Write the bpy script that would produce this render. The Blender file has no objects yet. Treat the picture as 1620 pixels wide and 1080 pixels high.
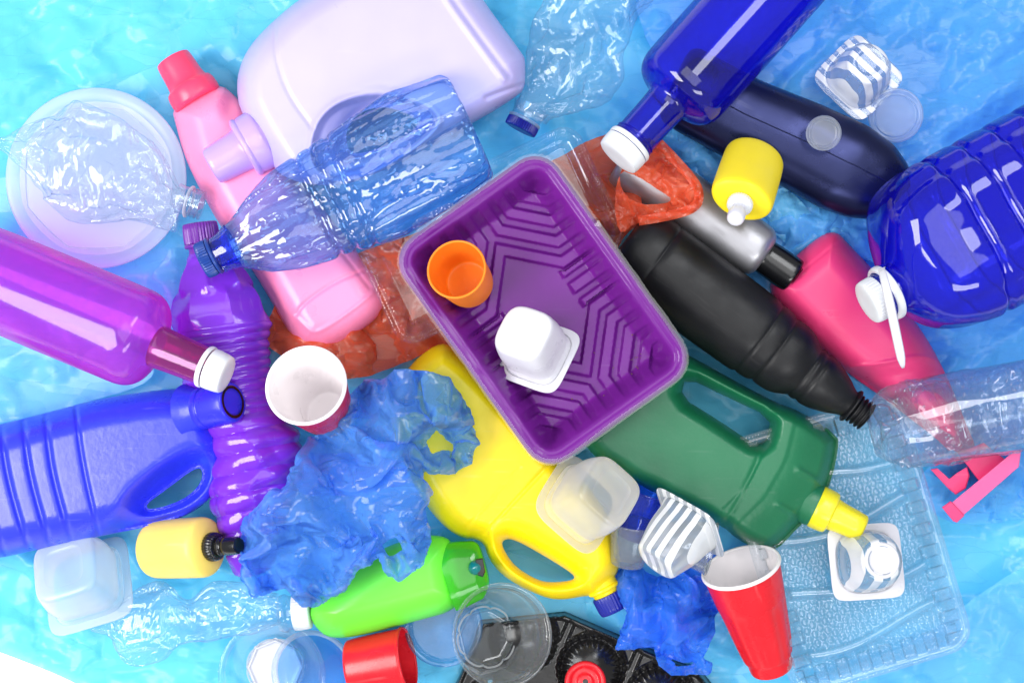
import bpy, math, random
import numpy as np
from mathutils import Matrix, Vector

# ------------------------------------------------------------------ camera, world, lights, exposure
H = 1.6            # camera height (m)
S0 = 0.00065       # metres per photo pixel on the table plane
sc_ = bpy.context.scene
col = sc_.collection
cam_d = bpy.data.cameras.new('camera')
cam = bpy.data.objects.new('camera', cam_d); col.objects.link(cam)
cam.location = (0, 0, H); cam.rotation_euler = (0, 0, 0)
cam_d.sensor_width = 36; cam_d.lens = 36*H/(1620*S0); cam_d.clip_end = 50; cam_d.clip_start = .01
sc_.camera = cam
w = bpy.data.worlds.new('World'); sc_.world = w; w.use_nodes = True
w.node_tree.nodes['Background'].inputs[0].default_value = (.95, .97, 1, 1)
w.node_tree.nodes['Background'].inputs[1].default_value = .4
def area(name, loc, aim, sx, sy, power, colr=(1, 1, 1)):
    l = bpy.data.lights.new(name, 'AREA'); l.shape = 'RECTANGLE'; l.size = sx; l.size_y = sy; l.energy = power; l.color = colr
    o = bpy.data.objects.new(name, l); col.objects.link(o); o.location = loc
    o.rotation_euler = (Vector(aim)-Vector(loc)).to_track_quat('-Z', 'Y').to_euler()
area('softbox_left', (-1.05, -.2, 1.2), (-.3, .0, 0), .9, .7, 23, (1, .985, .97))
area('softbox_right', (.75, .75, 1.5), (.2, .05, 0), .45, .9, 9, (.97, .985, 1))
area('softbox_front', (.45, -1.05, 1.35), (.3, -.15, 0), .9, .35, 8)
area('softbox_top', (.15, .1, 2.6), (.05, .0, 0), 2.2, 1.5, 21)
sc_.view_settings.view_transform = 'Standard'; sc_.view_settings.look = 'None'
sc_.view_settings.exposure = .16; sc_.view_settings.gamma = 1
cy = sc_.cycles
cy.max_bounces = 7; cy.diffuse_bounces = 3; cy.glossy_bounces = 3; cy.transmission_bounces = 4; cy.transparent_max_bounces = 24
cy.caustics_reflective = False; cy.caustics_refractive = False; cy.sample_clamp_indirect = 4
cy.use_adaptive_sampling = True; cy.adaptive_threshold = .05
cy.use_denoising = True
try: cy.denoiser = 'OPENIMAGEDENOISE'
except Exception: pass

# ------------------------------------------------------------------ numeric helpers
def f_(z): return (H-z)/H
def W(px, py, z=0.0):
    px = np.asarray(px, float); py = np.asarray(py, float); z = np.asarray(z, float)
    k = S0*(H-z)/H
    return np.stack(np.broadcast_arrays((px-810)*k, (540-py)*k, z), -1)
def sc(z): return S0*(H-z)/H
def chaikin(P, it=2, closed=True):
    P = np.asarray(P, float)
    for _ in range(it):
        if closed:
            Q = np.roll(P, -1, 0); P = np.stack([.75*P+.25*Q, .25*P+.75*Q], 1).reshape(-1, P.shape[1])
        else:
            A, B = P[:-1], P[1:]
            M = np.stack([.75*A+.25*B, .25*A+.75*B], 1).reshape(-1, P.shape[1])
            P = np.vstack([P[:1], M, P[-1:]])
    return P
def smooth(a, b, x):
    t = np.clip((x-a)/(b-a), 0, 1); return t*t*(3-2*t)
def _hash(i, j, k, s):
    h = (i*374761393 + j*668265263 + k*2147483647 + s*1274126177) & 0xffffffff
    h = ((h ^ (h >> 13))*1274126177) & 0xffffffff
    return ((h ^ (h >> 16)) & 0xffff)/65535.0
def noise(x, y, z=0.0, seed=0):
    x, y, z = np.broadcast_arrays(np.asarray(x, float), np.asarray(y, float), np.asarray(z, float))
    i = np.floor(x).astype(np.int64); j = np.floor(y).astype(np.int64); k = np.floor(z).astype(np.int64)
    fx, fy, fz = x-i, y-j, z-k
    u, v, t = [q*q*q*(q*(q*6-15)+10) for q in (fx, fy, fz)]
    r = 0
    for a in (0, 1):
        for b in (0, 1):
            for c in (0, 1):
                r = r + _hash(i+a, j+b, k+c, seed)*(u if a else 1-u)*(v if b else 1-v)*(t if c else 1-t)
    return r*2-1
def crumple(P, seed, f, levels=3, gain=.55, folds=4, warp=.6, aniso=None, sharp=1.0):
    """folded-film relief: sums of bent triangular folds, each living in its own patches; about -1..1"""
    rng = np.random.RandomState(seed)
    P = np.asarray(P, float)
    if aniso is not None: P = P*np.asarray(aniso)
    x, y, z = P[..., 0], P[..., 1], P[..., 2]
    h = 0; amp = 1.0; tot = 0
    for o in range(levels):
        wx = noise(x*f*.8, y*f*.8, z*f*.8, seed*7+o)
        wy = noise(x*f*.9+9, y*f*.9, z*f*.9, seed*7+o+50)
        for k in range(folds):
            d = rng.normal(size=3); d /= np.linalg.norm(d)
            ph = (x*d[0]+y*d[1]+z*d[2])*f*rng.uniform(.6, 1.4)+warp*(wx if k % 2 else wy)+rng.rand()
            t = np.abs((ph % 1)*2-1)
            m = smooth(-.25, .35, noise(x*f*.55+k*3.1, y*f*.55, z*f*.55, seed*13+o*5+k))
            h = h+amp*(t-.5)*m*sharp; tot += amp*.35
        amp *= gain; f *= 1.9
    return h/tot

# ------------------------------------------------------------------ scene helpers
MATS = {}
def new_obj(name, V, F, mat, M=None, parent=None, sharp=38, smooth_=True):
    me = bpy.data.meshes.new(name)
    V = np.asarray(V, float)
    if M is not None:
        Mi = np.array(M.inverted()); V = V @ Mi[:3, :3].T + Mi[:3, 3]
    if isinstance(F, np.ndarray) and F.ndim == 2:
        n = F.shape[1]
        me.vertices.add(len(V)); me.vertices.foreach_set('co', V.ravel())
        me.loops.add(F.size); me.loops.foreach_set('vertex_index', F.ravel().astype(np.int32))
        me.polygons.add(len(F)); me.polygons.foreach_set('loop_start', np.arange(0, F.size, n, dtype=np.int32))
        me.update(calc_edges=True)
    else:
        me.from_pydata([tuple(v) for v in V], [], [tuple(int(i) for i in f) for f in F])
    me.validate()
    me.polygons.foreach_set('use_smooth', [smooth_]*len(me.polygons))
    if smooth_ and sharp: me.set_sharp_from_angle(angle=math.radians(sharp))
    me.materials.append(mat)
    o = bpy.data.objects.new(name, me); col.objects.link(o)
    if parent is not None: o.parent = parent
    return o
class Thing:
    def __init__(s, name, label, cat, M, group=None):
        s.M = M
        o = bpy.data.objects.new(name, None); col.objects.link(o); o.empty_display_size = .02
        o.matrix_world = M; o['label'] = label; o['category'] = cat
        if group: o['group'] = group
        s.o = o
    def part(s, name, VF, mat, parent=None, sharp=38, label=None, kind=None):
        if len(VF) == 3: sharp = None
        o = new_obj(name, VF[0], VF[1], mat, s.M, parent or s.o, sharp)
        if label: o['label'] = label
        if kind: o['kind'] = kind
        return o
def single(name, label, cat, VF, mat, M, sharp=38, group=None):
    o = new_obj(name, VF[0], VF[1], mat, M, None, sharp); o.matrix_world = M
    o['label'] = label; o['category'] = cat
    if group: o['group'] = group
    return o
def at(px, py, z): return Matrix.Translation(Vector(W(px, py, z)))
class Axis:
    """a lying or tilted axis from pixel A at height zA to pixel B at height zB"""
    def __init__(s, A, zA, B, zB):
        a = Vector(W(*A, zA)); b = Vector(W(*B, zB)); x = (b-a)
        s.len = x.length; x.normalize()
        up = Vector((0, 0, 1))
        if abs(x.z) > .97: up = Vector((0, 1, 0))
        y = up.cross(x).normalized(); z = x.cross(y)
        s.M = Matrix(((x.x, y.x, z.x, a.x), (x.y, y.y, z.y, a.y), (x.z, y.z, z.z, a.z), (0, 0, 0, 1)))
        s.A = np.array(A, float); s.dir = (np.array(B, float)-s.A); s.L = np.linalg.norm(s.dir); s.dir /= max(s.L, 1e-6)
        s.k = sc((zA+zB)/2)
        s.n = np.array([s.dir[1], -s.dir[0]])
        s.Mn = np.array(s.M)
    def sd(s, p):
        p = np.asarray(p, float)-s.A; return np.stack([p @ s.dir, p @ s.n], -1)
    def world(s, V):            # local px -> world m
        return (np.asarray(V)*s.k) @ s.Mn[:3, :3].T + s.Mn[:3, 3]
    def roll(s, deg):
        s.M = s.M @ Matrix.Rotation(math.radians(deg), 4, 'X'); s.Mn = np.array(s.M); return s
def grid_faces(ns, nt, wrap=True):
    i = np.arange(ns-1)[:, None]; j = np.arange(nt if wrap else nt-1)[None, :]
    j2 = (j+1) % nt
    return np.stack([i*nt+j, i*nt+j2, (i+1)*nt+j2, (i+1)*nt+j], -1).reshape(-1, 4)
def loft(ax, S, Wd, Hd=None, C=None, N=2.0, nt=64, disp=None, cap0=True, cap1=True, Cz=None, spow=None):
    S = np.asarray(S, float); Wd = np.asarray(Wd, float)
    Hd = Wd if Hd is None else np.asarray(Hd, float)
    C = np.zeros_like(S) if C is None else np.asarray(C, float)
    Cz = np.zeros_like(S) if Cz is None else np.asarray(Cz, float)
    N = np.broadcast_to(np.asarray(N, float), S.shape)
    th = np.linspace(0, 2*math.pi, nt, endpoint=False)
    c, s_ = np.cos(th), np.sin(th); e = (2/N)[:, None]
    Y = np.sign(c)*np.abs(c)**e; Z = np.sign(s_)*np.abs(s_)**e
    V = np.stack([np.repeat(S[:, None], nt, 1), C[:, None]+Wd[:, None]*Y, Cz[:, None]+Hd[:, None]*Z], -1)
    if disp is not None:
        D = disp(S[:, None]+0*th, th[None, :]+0*S[:, None], V)
        if D.ndim == 3: V = V+D
        else: V[..., 1] += D*Y/np.maximum(np.hypot(Y, Z), .3); V[..., 2] += D*Z/np.maximum(np.hypot(Y, Z), .3)
    ns = len(S); F = [tuple(q[::-1]) for q in grid_faces(ns, nt)]
    V = V.reshape(-1, 3); ex = []
    if cap0:
        ex.append([S[0], C[0], Cz[0]]); k = len(V)
        F += [(k, j, (j+1) % nt) for j in range(nt)]
    if cap1:
        k = len(V)+len(ex); ex.append([S[-1], C[-1], Cz[-1]]); b = (ns-1)*nt
        F += [(k, b+(j+1) % nt, b+j) for j in range(nt)]
    if ex: V = np.vstack([V, ex])
    return ax.world(V), F
def lathe(ax, prof, nt=64, rnd=2, c=(0, 0), **kw):
    P = chaikin(prof, rnd, False)
    return loft(ax, P[:, 0], P[:, 1], C=np.full(len(P), c[0]), Cz=np.full(len(P), c[1]), nt=nt, **kw)
def outl(ax, up, lo, depth=1.0, hmax=None, step=2.5, s0=None, s1=None, e0=0, e1=0, sm=0):
    """stations from two traced edges: returns S, Wd, Hd, C"""
    u = ax.sd(up); l = ax.sd(lo)
    u = u[np.argsort(u[:, 0])]; l = l[np.argsort(l[:, 0])]
    if s0 is None: s0 = max(u[0, 0], l[0, 0])
    if s1 is None: s1 = min(u[-1, 0], l[-1, 0])
    S = np.arange(s0, s1+step*.5, step)
    U = np.interp(S, u[:, 0], u[:, 1]); L = np.interp(S, l[:, 0], l[:, 1])
    if sm:
        k = np.hanning(int(sm/step)*2+3); k /= k.sum(); p = len(k)//2
        U = np.convolve(np.pad(U, p, mode='edge'), k, 'valid'); L = np.convolve(np.pad(L, p, mode='edge'), k, 'valid')
    Wd = np.maximum((U-L)/2, .5); C = (U+L)/2
    for e, end in ((e0, 0), (e1, 1)):
        if e:
            t = (S-S[0]) if end == 0 else (S[-1]-S)
            q = np.clip(t/e, 0, 1); red = e*(1-np.sqrt(np.maximum(1-(1-q)**2, 0)))
            Wd = np.maximum(Wd-red, .5)
    Hd = Wd*depth
    if hmax: Hd = hmax*(1-np.exp(-(Hd/hmax)**3))**(1/3)
    return S, Wd, Hd, C
# ---- height-field sheets with a traced outline
def seg_dist(X, Y, P, closed=True):
    A = P; B = np.roll(P, -1, 0) if closed else P[1:]
    if not closed: A = P[:-1]
    best = np.full(X.shape, 1e18); nx = np.zeros_like(X); ny = np.zeros_like(X)
    for (ax_, ay), (bx, by) in zip(A, B):
        dx, dy = bx-ax_, by-ay; l2 = dx*dx+dy*dy+1e-12
        t = np.clip(((X-ax_)*dx+(Y-ay)*dy)/l2, 0, 1)
        qx, qy = ax_+t*dx, ay+t*dy; d = (X-qx)**2+(Y-qy)**2
        m = d < best; best = np.where(m, d, best); nx = np.where(m, qx, nx); ny = np.where(m, qy, ny)
    return np.sqrt(best), nx, ny
def inside(X, Y, P):
    r = np.zeros(X.shape, bool)
    for (x0, y0), (x1, y1) in zip(P, np.roll(P, -1, 0)):
        if y0 == y1: continue
        r ^= ((y0 > Y) != (y1 > Y)) & (X < (x1-x0)*(Y-y0)/(y1-y0)+x0)
    return r
def region(outline, holes=(), step=2.0, rnd=2):
    """grid clipped to an outline: X, Y (px), d (px inside the edge), quads"""
    polys = [chaikin(outline, rnd)]+[chaikin(h, rnd) for h in holes]
    lo = polys[0].min(0)-step*1.5; hi = polys[0].max(0)+step*1.5
    xs = np.arange(lo[0], hi[0]+step, step); ys = np.arange(lo[1], hi[1]+step, step)
    X, Y = np.meshgrid(xs, ys, indexing='ij')
    ins = inside(X, Y, polys[0]); D, NX, NY = seg_dist(X, Y, polys[0])
    for h in polys[1:]:
        ins &= ~inside(X, Y, h); d, a, b = seg_dist(X, Y, h)
        m = d < D; D = np.where(m, d, D); NX = np.where(m, a, NX); NY = np.where(m, b, NY)
    nx, ny = X.shape
    idx = np.arange(nx*ny).reshape(nx, ny)
    q = np.stack([idx[:-1, :-1], idx[1:, :-1], idx[1:, 1:], idx[:-1, 1:]], -1).reshape(-1, 4)
    fi = ins.ravel(); q = q[fi[q].any(1)]
    snap = (~ins) | (D < .35*step)
    X = np.where(snap, NX, X); Y = np.where(snap, NY, Y); D = np.where(snap, 0, D)
    used = np.unique(q); mp = np.full(nx*ny, -1); mp[used] = np.arange(len(used))
    return X.ravel()[used], Y.ravel()[used], D.ravel()[used], mp[q]
def dome(d, R): return np.maximum(1-(1-np.clip(d/R, 0, 1))**2, 0)**.66
def pillow(outline, holes, zmid, half, R, step=2.2, extra=None, rnd=2, plane=(0, 0), bottom=True, power=None):
    """blow-moulded body: zmid (m), half thickness (px), edge radius R (px)"""
    X, Y, d, q = region(outline, holes, step, rnd)
    cx, cy_ = np.mean(np.asarray(outline), 0)
    zm = zmid+plane[0]*(X-cx)+plane[1]*(Y-cy_)
    h = half*dome(d, R)
    top = h+(extra(X, Y, d)*smooth(0, 4, d) if extra is not None else 0)
    q = q[~(d[q] <= 0).all(1)]
    V = W(X, Y, zm+top*S0); F = q[:, ::-1].copy()
    if bottom:
        V2 = W(X, Y, zm-h*S0); mp = np.arange(len(X))+len(X); mp[d <= 0] = np.arange(len(X))[d <= 0]
        F = np.vstack([F, mp[q]]); V = np.vstack([V, V2])
    return V, F, 'soft'
def line_d(X, Y, P, rnd=2): return seg_dist(X, Y, chaikin(P, rnd, False), False)[0]
def groove(X, Y, P, wd, depth, rnd=2): return -depth*np.exp(-(line_d(X, Y, P, rnd)/wd)**2)

# ------------------------------------------------------------------ film that buckles: excess length relaxed on a grid, stiff facets between random creases
def _project(V, pa, pb, rest, la, lb):
    A = V.take(pa, 0); B = V.take(pb, 0); D = B-A; L = np.sqrt(np.einsum('ij,ij->i', D, D))+np.float32(1e-6)
    f = 1-rest/L
    A += (la*f)[:, None]*D; B -= (lb*f)[:, None]*D
    V[pa] = A; V[pb] = B
def relax(V, idm, R0, iters, lock, facet, zmin, zmax, kb=.5, wrapj=False, post=None, sag=0.0):
    """idm: (nx,ny) vertex ids or -1; R0: rest positions used for lengths, through callable(pa,pb,da,db)"""
    nx, ny = idm.shape; sets = []
    I, J = np.meshgrid(np.arange(nx), np.arange(ny), indexing='ij')
    for (a, b) in ((1, 0), (0, 1), (1, 1), (1, -1), (2, 0), (0, 2), (4, 0), (0, 4)):
        if wrapj:
            A = idm[:nx-a]; B = np.roll(idm, -b, 1)[a:]
            ia, ja = I[:nx-a], J[:nx-a]
        else:
            if b >= 0: A = idm[:nx-a, :ny-b]; B = idm[a:, b:]; ia, ja = I[:nx-a, :ny-b], J[:nx-a, :ny-b]
            else: A = idm[:nx-a, -b:]; B = idm[a:, :ny+b]; ia, ja = I[:nx-a, -b:], J[:nx-a, -b:]
        ok = (A >= 0) & (B >= 0); A = A[ok]; B = B[ok]
        colr = ((ia[ok]//a) % 2) if a else ((ja[ok]//b) % 2)
        if len(A) == 0: continue
        rest = R0(A, B, a, b)
        if abs(a)+abs(b) <= 1: k = np.full(len(A), .9)
        elif abs(a) == 1: k = np.full(len(A), .45)
        else: k = np.where(facet[A] == facet[B], kb, .0)
        for c in (0, 1):
            m = (colr == c) & (k > 0)
            if m.any(): sets.append((A[m], B[m], rest[m].astype(np.float32), (.5*k[m]*lock[A[m]]).astype(np.float32), (.5*k[m]*lock[B[m]]).astype(np.float32)))
    Q = V.astype(np.float32); zmin = np.asarray(zmin, np.float32); zmax = np.asarray(zmax, np.float32)
    for it in range(iters):
        for s in sets: _project(Q, *s)
        if sag: Q[:, 2] -= sag
        Q[:, 2] = np.clip(Q[:, 2], zmin, zmax)
    V[:] = Q
    return V
def facets(P, size, seed):
    """nearest jittered seed per point: which stiff facet of the crumpled film a point belongs to"""
    P = np.asarray(P, float); nd_ = P.shape[1]
    if nd_ == 2: P = np.concatenate([P, np.zeros((len(P), 1))], 1)
    G = P/size; I = np.floor(G).astype(np.int64); best = np.full(len(P), 1e18); lab = np.zeros(len(P), np.int64)
    for a in (-1, 0, 1):
        for b in (-1, 0, 1):
            for c in ((-1, 0, 1) if nd_ == 3 else (0,)):
                x, y, z = I[:, 0]+a, I[:, 1]+b, I[:, 2]+c
                d = (x+_hash(x, y, z, seed)-G[:, 0])**2+(y+_hash(x, y, z, seed+5)-G[:, 1])**2+((z+_hash(x, y, z, seed+9)-G[:, 2])**2 if nd_ == 3 else 0)
                d = d*(.6+.8*_hash(x, y, z, seed+17))
                m = d < best; best[m] = d[m]; lab[m] = (x*73856093 ^ y*19349663 ^ z*83492791)[m]
    return lab
def creases(X, Y, seed, f0, levels, slope, aniso=(0, 1, 1), keep=.5, bend=.25):
    """height of many straight sharp folds, each only inside its own patches; slope is the same at every scale"""
    rng = np.random.RandomState(seed); a = math.radians(aniso[0]); x = (X*math.cos(a)+Y*math.sin(a))*aniso[1]; y = (-X*math.sin(a)+Y*math.cos(a))*aniso[2]
    h = np.zeros_like(X); f = f0
    for l in range(levels):
        for k in range(5):
            t_ = rng.uniform(0, math.pi); ff = f*rng.uniform(.7, 1.4)
            ph = (x*math.cos(t_)+y*math.sin(t_))*ff+bend*noise(x*f*.7, y*f*.7, k, seed+l)+rng.rand()
            tri = np.abs((ph % 1)*2-1)-.5
            m = smooth(keep-.55, keep-.25, noise(x*f*.6+k*5.3, y*f*.6, l*3.1, seed+7*k)*.8)
            h += tri*m*slope/(2*ff)
        f *= 2.0
    return h
def region_ij(outline, holes, step, rnd=2):
    polys = [chaikin(outline, rnd)]+[chaikin(h, rnd) for h in holes]
    lo = polys[0].min(0)-step*1.5; hi = polys[0].max(0)+step*1.5
    xs = np.arange(lo[0], hi[0]+step, step); ys = np.arange(lo[1], hi[1]+step, step)
    X, Y = np.meshgrid(xs, ys, indexing='ij')
    ins = inside(X, Y, polys[0]); D, NX, NY = seg_dist(X, Y, polys[0])
    for h in polys[1:]:
        ins &= ~inside(X, Y, h); d, a, b = seg_dist(X, Y, h)
        m = d < D; D = np.where(m, d, D); NX = np.where(m, a, NX); NY = np.where(m, b, NY)
    nx, ny = X.shape; idx = np.arange(nx*ny).reshape(nx, ny)
    q = np.stack([idx[:-1, :-1], idx[1:, :-1], idx[1:, 1:], idx[:-1, 1:]], -1).reshape(-1, 4)
    q = q[ins.ravel()[q].any(1)]
    snap = (~ins) | (D < .35*step)
    GX, GY = X, Y
    X = np.where(snap, NX, X); Y = np.where(snap, NY, Y); D = np.where(snap, 0, D)
    used = np.unique(q); mp = np.full(nx*ny, -1); mp[used] = np.arange(len(used))
    return X.ravel()[used], Y.ravel()[used], D.ravel()[used], mp[q], mp.reshape(nx, ny), lo
def film_sheet(outline, holes, zfun, excess, seed, steps=(8, 4, 2), iters=(90, 50, 25), fsize=(60, 32, 16), zmin=0, zmax=60, amp=(6, 2.5, 1.0), pin=1.0, kb=.5, sag=0.0, rnd=2, grow=(1, 1.05, 1.1), zpin=0.0):
    """returns X, Y (rest px), d, quads, V (px, z in px)"""
    prev = None
    for lv, step in enumerate(steps):
        X, Y, d, q, idm, lo = region_ij(outline, holes, step, rnd)
        z0 = zfun(X, Y, d)
        if prev is None: V = np.stack([X, Y, z0], -1)
        else:
            G, plo, pst = prev
            fx = np.clip((X-plo[0])/pst, 0, G.shape[0]-1.001); fy = np.clip((Y-plo[1])/pst, 0, G.shape[1]-1.001)
            i = fx.astype(int); j = fy.astype(int); u = (fx-i)[:, None]; v = (fy-j)[:, None]
            Dd = G[i, j]*(1-u)*(1-v)+G[i+1, j]*u*(1-v)+G[i, j+1]*(1-u)*v+G[i+1, j+1]*u*v
            V = np.stack([X, Y, z0], -1)+Dd
        f = 1.0/(fsize[lv])
        V[:, 2] += amp[lv]*(noise(X*f, Y*f, 0, seed+lv)+.6*noise(X*f*2.2, Y*f*2.2, 1, seed+9+lv))
        e = excess if np.isscalar(excess) else excess(X, Y, d)
        e = np.broadcast_to(np.asarray(e, float), X.shape)*grow[min(lv, len(grow)-1)]
        lab = facets(np.stack([X, Y], -1)+fsize[lv]*.25*np.stack([noise(X*f, Y*f, 3, seed), noise(X*f, Y*f, 6, seed)], -1), fsize[lv], seed+31*lv)
        def R0(pa, pb, a, b): return np.hypot(X[pa]-X[pb], Y[pa]-Y[pb])*(1+.5*(e[pa]+e[pb]))
        lock = np.where(d <= 0, 1-pin, 1.0)
        relax(V, idm, R0, iters[lv], lock, lab, z0*zpin+zmin, z0+zmax, kb, sag=sag)
        if lv+1 < len(steps):
            G = np.zeros(idm.shape+(3,)); ok = idm >= 0
            Dv = V-np.stack([X, Y, z0], -1); G[ok] = Dv[idm[ok]]
            # spread to the outside by nearest neighbours
            for _ in range(3):
                for ax_, sh in ((0, 1), (0, -1), (1, 1), (1, -1)):
                    R_ = np.roll(G, sh, ax_); m = np.roll(ok, sh, ax_) & ~ok; G[m] = R_[m]; ok = ok | m
            prev = (G, lo, step)
    return X, Y, d, q, V

def crush_loft(ax, S, Wd, Hd, C, nt, seed, ecirc, elong, fsize, iters=80, kb=.8, amp=2.0, aniso=(1, 1, 1), N=2.0, cap1=True, hlim=1.3, ends=6, rib=None):
    """a bottle wall longer than the crushed envelope it sits in: relaxes into dents and creases"""
    th = np.linspace(0, 2*math.pi, nt, endpoint=False); c, s_ = np.cos(th), np.sin(th); e = 2/N
    Y = np.sign(c)*np.abs(c)**e; Z = np.sign(s_)*np.abs(s_)**e; ns = len(S)
    V = np.stack([np.repeat(S[:, None], nt, 1), C[:, None]+Wd[:, None]*Y, Hd[:, None]*Z], -1).reshape(-1, 3)
    if rib is not None:
        r_ = rib(np.repeat(S, nt)); V[:, 1] += r_*np.tile(Y, ns); V[:, 2] += r_*np.tile(Z, ns)
    V0 = V.copy(); f = 1/fsize; A = np.asarray(aniso)
    lab = facets(V0*A, fsize, seed)
    P = V0*A*f
    V += amp*np.stack([0*P[:, 0], noise(P[:, 0]*1.5, P[:, 1]*1.5, P[:, 2]*1.5, seed), 1.4*noise(P[:, 0]*1.5+7, P[:, 1]*1.5, P[:, 2]*1.5, seed+1)], -1)
    idm = np.arange(ns*nt).reshape(ns, nt)
    def R0(pa, pb, a, b):
        L = np.sqrt(((V0[pa]-V0[pb])**2).sum(1)); ex = ecirc if a == 0 else (elong if b == 0 else .5*(ecirc+elong)); return L*(1+ex)
    lock = np.ones(ns*nt); lock[:nt*2] = 0; lock[-nt:] = .0
    hl = np.repeat(Hd*hlim+2, nt)
    relax(V, idm, R0, iters, lock, lab, -hl, hl, kb, wrapj=True)
    F = [tuple(q[::-1]) for q in grid_faces(ns, nt)]
    if cap1:
        k = len(V); b = (ns-1)*nt; V = np.vstack([V, [[S[-1], C[-1], 0]]]); F += [(k, b+(j+1) % nt, b+j) for j in range(nt)]
    return ax.world(V), F
def bag2(name, label, outline, mat, z0, half, seed, holes=(), excess=.34, steps=(6, 3, 1.7), iters=(220, 80, 24), fsize=(110, 56, 28), amp=(34, 9, 2), kb=.95, R=55, zmax=58, cat='plastic bag', bottom=True, rnd=0, ridges=(), cr=(.010, 2, .3, (-45, .6, 1.2), .6, .15)):
    def zf(X, Y, d):
        z = half*dome(d, R)*(.7+.5*noise(X*.012, Y*.012, 0, seed))
        for pts, wd, ht in ridges: z = z+1.9*ht*np.exp(-line_d(X+5*noise(X*.03, Y*.03, 1, seed), Y+5*noise(X*.03, Y*.03, 2, seed), np.array(pts, float))/(wd*1.1))*smooth(0, 10, d)
        return z
    X, Y, d, q, V = film_sheet(outline, holes, zf, excess, seed, steps, iters, fsize, -half, zmax, amp, kb=kb, rnd=rnd, grow=(1, 1.04, 1.08))
    V[:, 2] += creases(X, Y, seed+40, *cr)*smooth(0, 8, d)
    Vw = W(V[:, 0], V[:, 1], z0+V[:, 2]*S0); F = q[:, ::-1].copy()
    if bottom:
        # the lower layer of the bag, creased on its own
        c2 = crumple(np.stack([X, Y, 0*X], -1), seed+3, .022, 3, .6, 4, .8)
        V2 = W(X, Y, z0+np.minimum(V[:, 2]-6, -half*.3*dome(d, R)+9*c2)*S0-.002); qb = q[noise(X[q[:, 0]]*.016, Y[q[:, 0]]*.016, 4, seed+60) > .02]   # doubled film only in patches
        F = np.vstack([F, qb+len(Vw)]); Vw = np.vstack([Vw, V2])
    cx, cy_ = np.mean(np.array(outline), 0)
    return single(name, label, cat, (Vw, F), mat, at(cx, cy_, max(z0-half*S0, 0)), 35)

# ------------------------------------------------------------------ materials
def lin(c):
    c = np.asarray(c, float)/255
    return tuple(np.where(c <= .04045, c/12.92, ((c+.055)/1.055)**2.4))+(1.0,)
def nt_new(name):
    m = bpy.data.materials.new(name); m.use_nodes = True
    t = m.node_tree; t.nodes.clear(); out = t.nodes.new('ShaderNodeOutputMaterial')
    return m, t, out
def nd(t, typ, **kw):
    n = t.nodes.new('ShaderNode'+typ)
    for k, v in kw.items():
        if k.startswith('i_'):
            key = k[2:]; n.inputs[int(key) if key.isdigit() else key.replace('_', ' ')].default_value = v
        else: setattr(n, k, v)
    return n
def bump_of(t, scale, strength, detail=3, dist=.002, kind='noise'):
    tc = nd(t, 'TexCoord'); n = nd(t, 'TexNoise'); n.inputs['Scale'].default_value = scale; n.inputs['Detail'].default_value = detail
    t.links.new(tc.outputs['Object'], n.inputs['Vector'])
    b = nd(t, 'Bump'); b.inputs['Strength'].default_value = strength; b.inputs['Distance'].default_value = dist
    t.links.new(n.outputs[0], b.inputs['Height']); return b
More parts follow.
